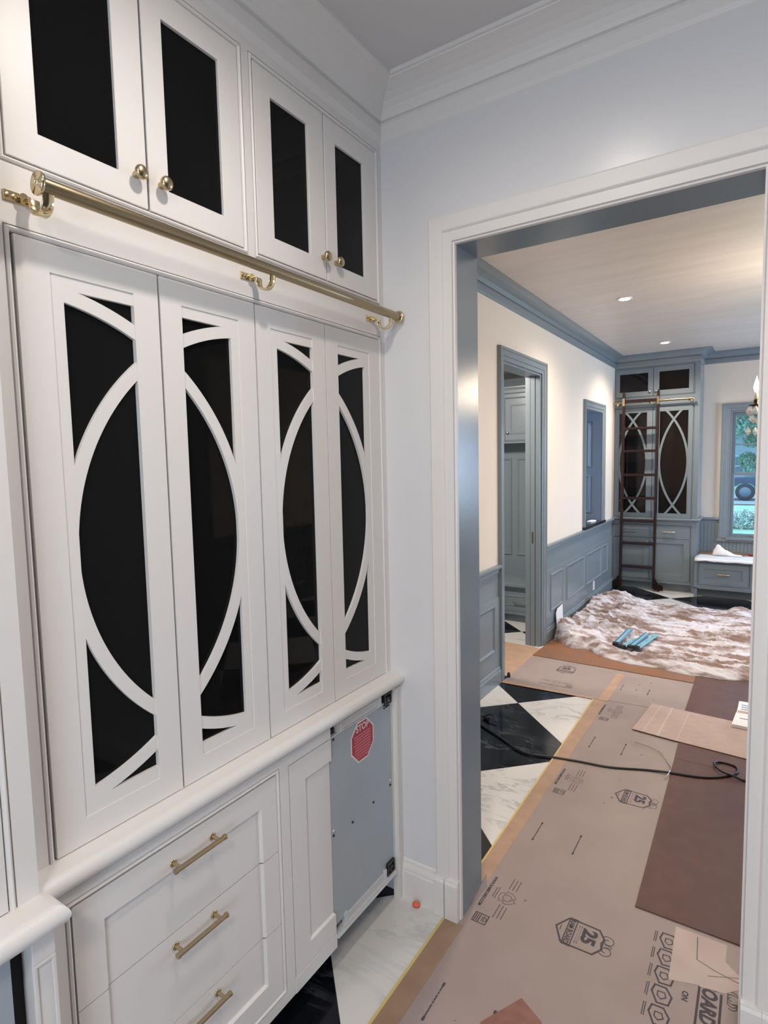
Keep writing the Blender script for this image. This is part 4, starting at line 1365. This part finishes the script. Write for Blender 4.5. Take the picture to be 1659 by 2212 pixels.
def shield(F, x, y, z, rot=0):
    """seal with its tip to -x (rot=0) or to -y (rot=1)"""
    def T_(p):
        return (x + p[0], y + p[1]) if rot == 0 else (x - p[1], y + p[0])
    k = MB()
    out = [(-0.085, 0.0), (-0.052, 0.058), (-0.02, 0.062), (0.062, 0.06), (0.085, 0.026), (0.085, -0.03), (0.062, -0.066), (-0.02, -0.068), (-0.052, -0.064)]
    k.line(F, [T_(p) for p in out], 0.0065, z, True)
    k.line(F, [T_((-0.047, 0.066)), T_((-0.047, -0.072))], 0.004, z).line(F, [T_((-0.018, 0.066)), T_((-0.018, -0.072))], 0.004, z)
    k.line(F, [T_((-0.047, 0.066)), T_((-0.018, 0.066))], 0.004, z).line(F, [T_((-0.047, -0.072)), T_((-0.018, -0.072))], 0.004, z)
    xd = (0, -1) if rot == 0 else (1, 0)
    p = T_((-0.043, 0.060))
    k.text(F, 'RAM BOARD', 0.0275, p[0], p[1], z, xd, bold=0.0009, sx=0.80)
    p = T_((0.012, 0.042))
    k.text(F, '25', 0.068, p[0], p[1], z + 0.0003, xd, bold=0.0032, sx=1.06)
    for q in (-0.006, 0.002):
        dashes(k, F, T_((q, 0.045)), T_((q, -0.05)), 9, 0.0018, z)
    bars(k, F, *T_((-0.068, 0.0)), 1, 0.03, 0.006, 0.003, z, 'y' if rot == 0 else 'x')
    # curled horn sketch at the open end
    for s_ in (-1, 1):
        sp = [(0.100 + (0.026 - 0.0011 * q) * math.cos(s_ * (2.4 - q * 0.42)), -0.003 + s_ * 0.024 + (0.026 - 0.0011 * q) * math.sin(s_ * (2.4 - q * 0.42))) for q in range(18)]
        k.line(F, [T_(q) for q in sp], 0.0026, z)
        k.line(F, [T_((0.092, -0.003 + s_ * 0.006)), T_((0.118, -0.003 + s_ * 0.004))], 0.0026, z)
    k.line(F, [T_((0.085, 0.02)), T_((0.078, 0.0)), T_((0.085, -0.026))], 0.003, z)
    return k


def recycle(F, x, y, z, rot=0):
    k = MB()
    for a in range(3):
        a0 = a * 2 * math.pi / 3 + 0.25
        for r in (0.034, 0.018):
            k.line(F, arc_pts(x, y, r, a0, a0 + 1.55, 6), 0.0024, z)
        k.line(F, [(x + 0.018 * math.cos(a0), y + 0.018 * math.sin(a0)), (x + 0.034 * math.cos(a0), y + 0.034 * math.sin(a0))], 0.0024, z)
        e = a0 + 1.55
        k.line(F, [(x + 0.013 * math.cos(e), y + 0.013 * math.sin(e)), (x + 0.026 * math.cos(e + .35), y + 0.026 * math.sin(e + .35)), (x + 0.04 * math.cos(e), y + 0.04 * math.sin(e))], 0.0024, z)
    along = 'y' if rot == 0 else 'x'
    if rot == 0:
        bars(k, F, x - 0.012, y + 0.085, 3, 0.075, 0.015, 0.004, z, along)
        bars(k, F, x - 0.012, y - 0.085, 3, 0.080, 0.015, 0.004, z, along)
        bars(k, F, x - 0.056, y + 0.01, 2, 0.07, 0.010, 0.0035, z, along)
    else:
        bars(k, F, x + 0.085, y - 0.012, 3, 0.075, 0.015, 0.004, z, along)
        bars(k, F, x - 0.085, y - 0.012, 3, 0.08, 0.015, 0.004, z, along)
    return k


ZI = ZP + 0.0004
for k in range(3):
    y = 2.093 + 1.045 * k
    if k < 2:
        shield(G, -0.54, y, ZI).build('printing', INK, run)
    recycle(G, -0.835, 2.125 + 1.035 * k, ZI).build('printing', INKF, run)
    MB().text(G, 'WWW.RAMBOARD.COM', 0.018, -0.924 - 0.006 * k, 2.220 + 1.03 * k, ZI, UP, bold=0.0008, sx=0.92).build('printing', INK, run)
    mb = MB().line(G, [(-0.912, 1.996 + 1.03 * k), (-0.858, 1.996 + 1.03 * k), (-0.858, 1.949 + 1.03 * k), (-0.912, 1.949 + 1.03 * k)], 0.004, ZI, True)
    bars(mb, G, -0.905, 1.972 + 1.03 * k, 3, 0.036, 0.008, 0.004, ZI)
    bars(mb, G, -0.878, 1.974 + 1.03 * k, 2, 0.026, 0.006, 0.003, ZI)
    mb.line(G, [(-0.868, 1.985 + 1.03 * k), (-0.860, 1.972 + 1.03 * k), (-0.868, 1.96 + 1.03 * k)], 0.003, ZI)
    mb.build('printing', INK, run)
mb = MB()
for k in range(-1, 3):
    for x, o in ((-0.872, 2.610), (-0.685, 2.607)):
        y = o + 1.045 * k
        dashes(mb, G, (x, y + 0.078), (x, y - 0.078), 12, 0.006, ZI)
mb.build('printing', INK, run)
# hexagon icons column, big word and slogan near the right casing
mb = MB()
for k, y in enumerate((2.232, 2.150, 2.067, 1.984, 1.90)):
    x = -0.252 + 0.003 * k
    hx = [(x - 0.030, y + 0.004), (x - 0.024, y + 0.034), (x + 0.010, y + 0.036), (x + 0.030, y + 0.006), (x + 0.024, y - 0.03), (x - 0.010, y - 0.036)]
    mb.line(G, hx, 0.0055, ZI, True)
    mb.line(G, [(x - 0.012, y + 0.012), (x + 0.008, y + 0.014), (x + 0.014, y - 0.004), (x, y - 0.016), (x - 0.012, y - 0.006)], 0.0035, ZI, True)
    bars(mb, G, x - 0.048, y + 0.005, 2, 0.06, 0.006, 0.0028, ZI)
mb.line(G, [(-0.14, 2.088), (-0.14, 1.7)], 0.0075, ZI).line(G, [(-0.076, 2.086), (-0.076, 1.7)], 0.0075, ZI)
mb.text(G, 'ON', 0.026, -0.186, 2.042, ZI, UP, bold=0.0009)
mb.text(G, 'BOARD', 0.060, -0.129, 2.122, ZI, UP, bold=0.0028, sx=0.86, shear=0.15)
for q in range(5):
    mb.line(G, arc_pts(-0.045, 2.105 - q * 0.012, 0.014, q, q + 3.6, 8), 0.0025, ZI)
mb.build('printing', INK, run)
# crosswise board
Z2 = 0.0046
shield(G, -1.372, 4.835, Z2, 1).build('printing', INK, run2)
k = recycle(G, -1.36, 4.525, Z2, 1)
k.build('printing', INKF, run2)
mb = MB().text(G, 'WWW.RAMBOARD.COM', 0.018, -1.475, 4.446, Z2, (1, 0), bold=0.0008)
mb.line(G, [(-1.27, 4.45), (-1.225, 4.45), (-1.225, 4.50), (-1.27, 4.50)], 0.004, Z2, True)
bars(mb, G, -1.26, 4.476, 4, 0.036, 0.008, 0.004, Z2)
for x, y in ((-0.893, 4.665), (-0.703, 4.665)):
    dashes(mb, G, (x, y + 0.06), (x, y - 0.06), 10, 0.005, Z2)
mb.build('printing', INK, run2)
# debris specks on the boards
random.seed(11)
for k in range(20):
    x, y = random.uniform(-0.85, -0.42), random.uniform(1.5, 4.2)
    if k > 9:
        x, y = random.uniform(-0.85, -0.15), random.uniform(4.5, 5.0)
    z = 0.0042 if y > 4.36 else ZP
    a = random.random() * 3
    s_ = random.uniform(0.0015, 0.0045)
    MB().prism(FL(0), [(x + s_ * math.cos(a + q) * (1.6 if q in (0, 3) else 0.6), y + s_ * math.sin(a + q)) for q in (0, 1.5, 3, 4.6)], z, z + 0.0025).build('debris', SCREW if k % 3 else WOODB, run if y < 4.36 else run2)

# white box at the right
t = thing('printed_leaflet', 'white printed card lying on the cardboard at the right casing', 'card', (-0.09, 4.55, 0.013))
MB().prism(FL(0), [(-0.146, 4.30), (0.12, 4.29), (0.12, 4.52), (-0.13, 4.515)], 0.0137, 0.036).build('front_flap', CARDW, t, bevel=0.002)
MB().prism(FL(0), [(-0.128, 4.522), (0.12, 4.527), (0.12, 4.775), (-0.120, 4.772)], 0.0137, 0.024).build('rear_flap', CARDW, t, bevel=0.002)
mb = MB()
for v in (4.62, 4.66, 4.70):
    mb.line(G, [(-0.095, v), (0.05, v - 0.006)], 0.016, 0.0243)
mb.line(G, [(-0.10, 4.42), (-0.04, 4.42)], 0.012, 0.0363)
mb.build('printing', CARDBL, t)
MB().prism(FL(0), [(-0.122, 4.53), (-0.05, 4.53), (-0.05, 4.59), (-0.12, 4.59)], 0.0241, 0.0246).build('label_strip', CARDB, t)


# ---- cable and wire
def smooth(pts, n=6):
    pts = [Vector(p) for p in pts]
    out = []
    for i in range(len(pts) - 1):
        p0, p1, p2, p3 = pts[max(i - 1, 0)], pts[i], pts[i + 1], pts[min(i + 2, len(pts) - 1)]
        for k in range(n):
            s_ = k / n
            out.append(0.5 * ((2 * p1) + (p2 - p0) * s_ + (2 * p0 - 5 * p1 + 4 * p2 - p3) * s_ * s_ + (3 * p1 - p0 - 3 * p2 + p3) * s_ ** 3))
    return out + [pts[-1]]


def cz(x):
    return 0.008 if x < -0.43 else 0.0135


cp = [(-1.70, 3.63), (-1.569, 3.519), (-1.388, 3.412), (-1.201, 3.302), (-1.030, 3.332), (-0.866, 3.363), (-0.706, 3.387), (-0.523, 3.462), (-0.403, 3.489), (-0.251, 3.525), (-0.150, 3.593), (-0.092, 3.676),
      (-0.104, 3.749), (-0.177, 3.760), (-0.206, 3.700), (-0.169, 3.629), (-0.115, 3.607), (-0.048, 3.604), (0.15, 3.60), (0.5, 3.66)]
pts = []
for i, p in enumerate(cp):
    z = cz(p[0]) + (0.012 if 14 <= i <= 16 else 0)
    pts.append((p[0], p[1], z))
tag(MB().tube(smooth(pts), 0.0062, 10).build('power_cable', CORD), 'black power cable snaking over tiles and paper with a loop at right', 'cable')
wp = [(-0.644, 3.770, 0.012), (-0.558, 3.745, 0.014), (-0.485, 3.705, 0.012), (-0.433, 3.611, 0.008), (-0.408, 3.53, 0.016), (-0.407, 3.487, 0.0245), (-0.412, 3.45, 0.02), (-0.425, 3.409, 0.006)]
tag(MB().tube(smooth(wp), 0.0024, 6).build('thin_wire', NICK), 'thin bent wire crossing the black cable', 'wire')
t = thing('cable_plug', 'small dark cable end sticking up beside the grey jamb on black marble', 'plug', (-1.53, 3.62, 0))
MB().tube(smooth([(-1.60, 3.62, 0.01), (-1.55, 3.64, 0.035), (-1.51, 3.625, 0.03), (-1.49, 3.60, 0.012)]), 0.005, 8).build('lead', CORD, t)
MB().tube([(-1.585, 3.63, 0.012), (-1.545, 3.60, 0.014)], 0.012, 10).build('body', CORD, t)
tag(MB().lathe((-1.128, 1.893, 0.010), (1, 0.25, 0), [(0.003, -0.016), (0.009, -0.012), (0.0105, -0.004), (0.0105, 0.006), (0.008, 0.013), (0.002, 0.016)], 12).build('earplug', ORANGE), 'orange foam earplug on white marble by the baseboard', 'earplug')
tag(MB().lathe((-1.725, 4.44, 0.0045), (0, 0, 1), [(0.012, 0), (0.015, 0.01), (0.012, 0.035), (0.006, 0.04)], 10).build('door_stop', SCREW), 'small dark knob standing on the paper at the wainscot corner', 'door stop')
# white card leaning on the wainscot
FC = Frame((LW + 0.032, 0, 0), (0, 1, 0), (1, 0, 0.0), (0.02, 0, 1))
o = MB().prism(Frame((LW + 0.048, 0, 0), (0, 1, 0), (1, 0, 0.18), (-0.07, 0, 1)), [(5.735, 0.0), (5.93, 0.02), (5.965, 0.285), (5.785, 0.275), (5.735, 0.235)], 0, 0.004).build('white_card', CARDW)
tag(o, 'white card leaning against the grey wainscot behind the drop cloth', 'card')

# ---- drop cloth
near = [(-1.76, 5.62), (-1.594, 5.499), (-1.47, 5.400), (-1.372, 5.47), (-1.204, 5.314), (-0.944, 5.225), (-0.718, 5.234), (-0.474, 5.185), (-0.394, 5.208), (-0.242, 5.209), (-0.069, 5.29), (0.7, 5.3)]
nx = np.array([p[0] for p in near])
ny = np.array([p[1] for p in near])
NUc, NVc = 330, 300
LXc = LW + 0.064
P = []


def ridge(v):
    return 1 - min(1.0, abs(v) * 2.2)


for i in range(NUc + 1):
    x = LXc + (0.7 - LXc) * i / NUc
    y0 = float(np.interp(x, nx, ny)) + 0.012 * noise.noise(Vector((x * 14, 0, 3)))
    y1 = 7.50 + 0.07 * noise.noise(Vector((x * 3.5, 2, 9))) + 0.08 / (1 + math.exp(-(x + 0.9) * 9))
    for j in range(NVc + 1):
        tt = j / NVc
        y = y0 + (y1 - y0) * tt
        wx = 0.10 * noise.noise(Vector((x * 2.2, y * 2.2, 5)))
        wy = 0.12 * noise.noise(Vector((x * 2.0, y * 2.0, 11)))
        left = max(0.0, min(1.0, (-0.95 - x + 0.25 * noise.noise(Vector((x * 2, y * 2, 1)))) / 0.35))
        V = Vector
        am = max(0.2, min(1.4, 0.7 + 1.1 * noise.noise(V((x * 1.6, y * 1.6, 21)))))
        sk = 0.22 + 0.25 * noise.noise(V((x * 0.9, y * 0.9, 31)))
        ys = y + 0.5 * wy + sk * x
        xs = x + 0.6 * wx

        def rg(n, p=2.2):
            return max(0.0, 1 - 2.1 * abs(n)) ** p
        ra = rg(noise.noise(V((xs * 1.7, ys * 9.5, 3))))
        rb = rg(noise.noise(V((xs * 3.6 + 4, ys * 19.0, 13))))
        rc = rg(noise.noise(V((xs * 6.5 + 1.5 * wy, y * 6.5 + 2 * wx, 23))), 2.0)
        rd = rg(noise.noise(V((xs * 13 + 9, y * 13 + 3 * wx, 33))), 1.6)
        re_ = rg(noise.noise(V((x * 24, y * 24, 43))), 1.4)
        b1 = 0.5 + noise.noise(V((x * 3.1, y * 3.1, 70)))
        h = (1 - left) * (0.025 * ra * am + 0.021 * rb * am + 0.007 * rc + 0.012 * b1) + left * (0.034 * rc + 0.020 * rb + 0.06 * b1) + 0.010 * rd + 0.005 * re_
        h += 0.014
        h += 0.10 * math.exp(-(((x + 1.66) / 0.12) ** 2 + ((y - 5.86) / 0.20) ** 2))
        h += 0.055 * math.exp(-(((x + 1.42) / 0.16) ** 2 + ((y - 5.66) / 0.16) ** 2))
        h += 0.09 * math.exp(-(((x + 1.40) / 0.24) ** 2 + ((y - 7.38) / 0.16) ** 2))
        h += 0.055 * math.exp(-(((x + 1.62) / 0.12) ** 2 + ((y - 6.9) / 0.5) ** 2))
        h += 0.085 * math.exp(-(((x + 0.20) / 0.12) ** 2 + ((y - 7.36) / 0.17) ** 2))
        h += 0.030 * math.exp(-((y - y0 - 0.09) / 0.08) ** 2)
        h = min(h, 0.058 + 0.6 * max(0, math.hypot((x + 0.98) / 1.0, (y - 5.75) / 1.6) - 0.2))
        e = min(1.0, min(tt, 1 - tt) * 14, (x - LXc) * 30 + 0.35)
        e = math.sqrt(max(0, e))
        P.append((x + wx * 0.1 * e, y + wy * 0.06 * e, max(0.0100, 0.0100 + (h - 0.006) * e)))
fs = []
for i in range(NUc):
    for j in range(NVc):
        a = i * (NVc + 1) + j
        fs.append((a, a + NVc + 1, a + NVc + 2, a + 1))
tag(MB().add(P, fs, True).build('drop_cloth', DROP), 'crumpled stained canvas drop cloth spread over the hall floor', 'drop cloth')


def slide(a, b, z, wd, kind, label):
    a, b = Vector((*a, z)), Vector((*b, z + 0.004))
    d = (b - a)
    L = d.length
    d.normalize()
    F = Frame(a, d, (0, 0, 1), Vector((-d.y, d.x, 0)))
    t = thing('metal_slide', label, 'metal strip', tuple(a), 'pale blue metal strips on the drop cloth')
    if kind == 'channel':
        mb = MB().box(F, 0, L, -wd / 2, wd / 2, 0, 0.003).box(F, 0, L, -wd / 2, -wd / 2 + 0.003, 0, 0.022).box(F, 0, L, wd / 2 - 0.003, wd / 2, 0, 0.022)
        mb.build('channel', BLUEM, t)
        MB().box(F, 0.01, L - 0.02, -wd / 2 + 0.008, wd / 2 - 0.008, 0.006, 0.016).build('inner_rail', PALEB, t, bevel=0.002)
    else:
        MB().box(F, 0, L, -wd / 2, wd / 2, 0, 0.006).build('plate', PALEB, t, bevel=0.002)
        mb = MB()
        for k in range(3):
            mb.lathe(F(L * (0.2 + 0.3 * k), 0, 0.0058), (0, 0, 1), [(0.006, 0), (0.006, 0.0008)], 8)
        mb.build('hole', SCREW, t)
    MB().box(F, -0.02, 0.025, -wd / 2 - 0.002, wd / 2 + 0.002, 0, 0.026).build('end_cap', CORD, t, bevel=0.004)


slide((-1.112, 5.50), (-1.085, 6.05), 0.075, 0.045, 'channel', 'blue metal channel with black end on the cloth, leftmost of four strips')
slide((-1.055, 5.475), (-0.99, 5.80), 0.066, 0.055, 'plate', 'short pale blue metal plate with holes on the cloth, second from left')
slide((-0.985, 5.49), (-0.915, 6.0), 0.070, 0.042, 'channel', 'blue metal channel with black end on the cloth, third from left')
slide((-0.935, 5.49), (-0.845, 6.02), 0.070, 0.05, 'plate', 'long pale blue metal plate with holes on the cloth, rightmost of four strips')

# ================================================================ OUTSIDE
struct(MB().wbox(-30, 40, FARY + T, 70, -0.35, -0.30).build('ground', GRASS))
struct(MB().wbox(-30, 40, 29.5, 36, -0.30, -0.285).build('road', ASPH))


def leaves(name, centres, n, size, m_, parent=None):
    P, fs = [], []
    for k in range(n):
        c, r = random.choice(centres)
        v = Vector((random.gauss(0, 1), random.gauss(0, 1), random.gauss(0, 1))).normalized() * (0.6 + 0.4 * random.random())
        p = Vector(c) + Vector((v.x * r[0], v.y * r[1], v.z * r[2]))
        a = Vector((random.gauss(0, 1), random.gauss(0, 1), random.gauss(0, 1))).normalized()
        b = a.cross(Vector((0.3, 0.5, 0.8))).normalized()
        s_ = size * random.uniform(0.6, 1.3)
        q = len(P)
        P += [p - a * s_, p + b * s_ * 0.5, p + a * s_, p - b * s_ * 0.5]
        fs.append((q, q + 1, q + 2, q + 3))
    o = MB().add(P, fs).build(name, m_, parent)
    return o


random.seed(5)
o = leaves('flowering_hedge', [((-1.3 + k * 0.4, 19.3 + 0.15 * (k % 2), -0.05), (0.33, 0.3, 0.30)) for k in range(8)], 6000, 0.045, LEAFH)
tag(o, 'pale flowering hedge on the lawn outside the window', 'hedge', kind='stuff')
t = thing('tree', 'leafy green tree behind the street seen through the upper window panes', 'tree', (-1.75, 38, -0.3))
MB().tube([(-1.95, 38, -0.3), (-1.9, 38, 1.5), (-2.0, 38, 3.0), (-1.8, 38.1, 5)], [0.3, 0.22, 0.18, 0.1], 10).build('trunk', BARK, t)
f = leaves('foliage', [((-1.6 + random.uniform(-2.2, 2.2), 38 + random.uniform(-1, 1), random.uniform(3.2, 6.8)), (1.0, 0.9, 0.8)) for k in range(22)], 12000, 0.15, LEAF, t)
f['kind'] = 'stuff'
t = thing('tree', 'second tree at the right of the house window outside', 'tree', (-0.45, 41, -0.3))
MB().tube([(-0.45, 41, -0.3), (-0.4, 41, 1.2), (-0.5, 41, 3)], [0.2, 0.15, 0.1], 10).build('trunk', BARK, t)
f = leaves('foliage', [((-0.5 + random.uniform(-0.6, 0.7), 41 + random.uniform(-.5, .5), random.uniform(0.9, 3.2)), (0.5, 0.5, 0.45)) for k in range(10)], 3600, 0.12, LEAF, t)
f['kind'] = 'stuff'
t = thing('house', 'pale house across the street with a white framed window', 'house', (-2, 46, -0.3))
MB().wbox(-9, 8, 46, 52, -0.3, 3.4).build('wall', HOUSE, t)
MB().prism(Frame((0, 45.5, 0), (1, 0, 0), (0, 1, 0)), [(-9.6, 3.35), (8.6, 3.35), (-0.5, 6.6)], 0, 7).build('roof', HTRIM, t)
HW = FY(46)
for x in (-4.9, -1.62, 1.8):
    wf = MB().ring(HW, x - 0.50, x + 0.42, 0.35, 1.75, 0.08, 0, 0.06).box(HW, x - 0.45, x + 0.38, 1.02, 1.08, 0, 0.05).build('window', HTRIM, t)
    MB().box(HW, x - 0.43, x + 0.35, 0.42, 1.68, 0.0, 0.02).build('glass_pane', HWIN, wf)
# parked car (side on, front to the left)
CY0 = 31.0
t = thing('car', 'dark blue off-road car parked across the street', 'car', (-0.2, CY0, -0.285))
FCAR = FY(CY0)
body = [(-3.4, 0.05), (-2.4, 0.05), (-2.2, 0.30), (-1.8, 0.42), (-1.4, 0.30), (-1.2, 0.02), (-0.75, 0.02), (-0.62, 0.32), (-0.35, 0.50), (0.05, 0.50), (0.32, 0.32), (0.40, 0.1), (0.62, 0.12), (0.64, 0.62), (0.58, 0.74), (-0.75, 0.80), (-0.95, 1.38), (-3.2, 1.42), (-3.4, 0.8)]
fl = lambda q: [(-u - 0.97, v) for u, v in q][::-1]
MB().prism(FCAR, fl(body), -1.7, 0).build('body', CARP, t, bevel=0.03)
MB().prism(FCAR, fl([(-2.0, 0.82), (-0.9, 0.82), (-1.05, 1.3), (-2.0, 1.32)]), 0, 0.01).prism(FCAR, fl([(-3.2, 0.82), (-2.1, 0.82), (-2.1, 1.32), (-3.15, 1.32)]), 0, 0.01).build('window', CARG, t)
for x in (-0.81, 0.83):
    wl = MB().lathe((x, CY0 - 0.03, 0.10), (0, 1, 0), [(0.32, 0), (0.385, 0.03), (0.39, 0.2), (0.3, 0.24)], 24).build('wheel', TYRE, t)
    MB().lathe((x, CY0 - 0.04, 0.10), (0, 1, 0), [(0.05, -0.01), (0.23, 0.0), (0.24, 0.05)], 20).build('hub', HUB, wl)
MB().box(FCAR, -1.74, -1.60, 0.02, 0.2, -1.7, 0.03).box(FCAR, -1.62, -1.42, 0.40, 0.54, -1.6, 0.02).build('bumper', HUB, t, bevel=0.02)
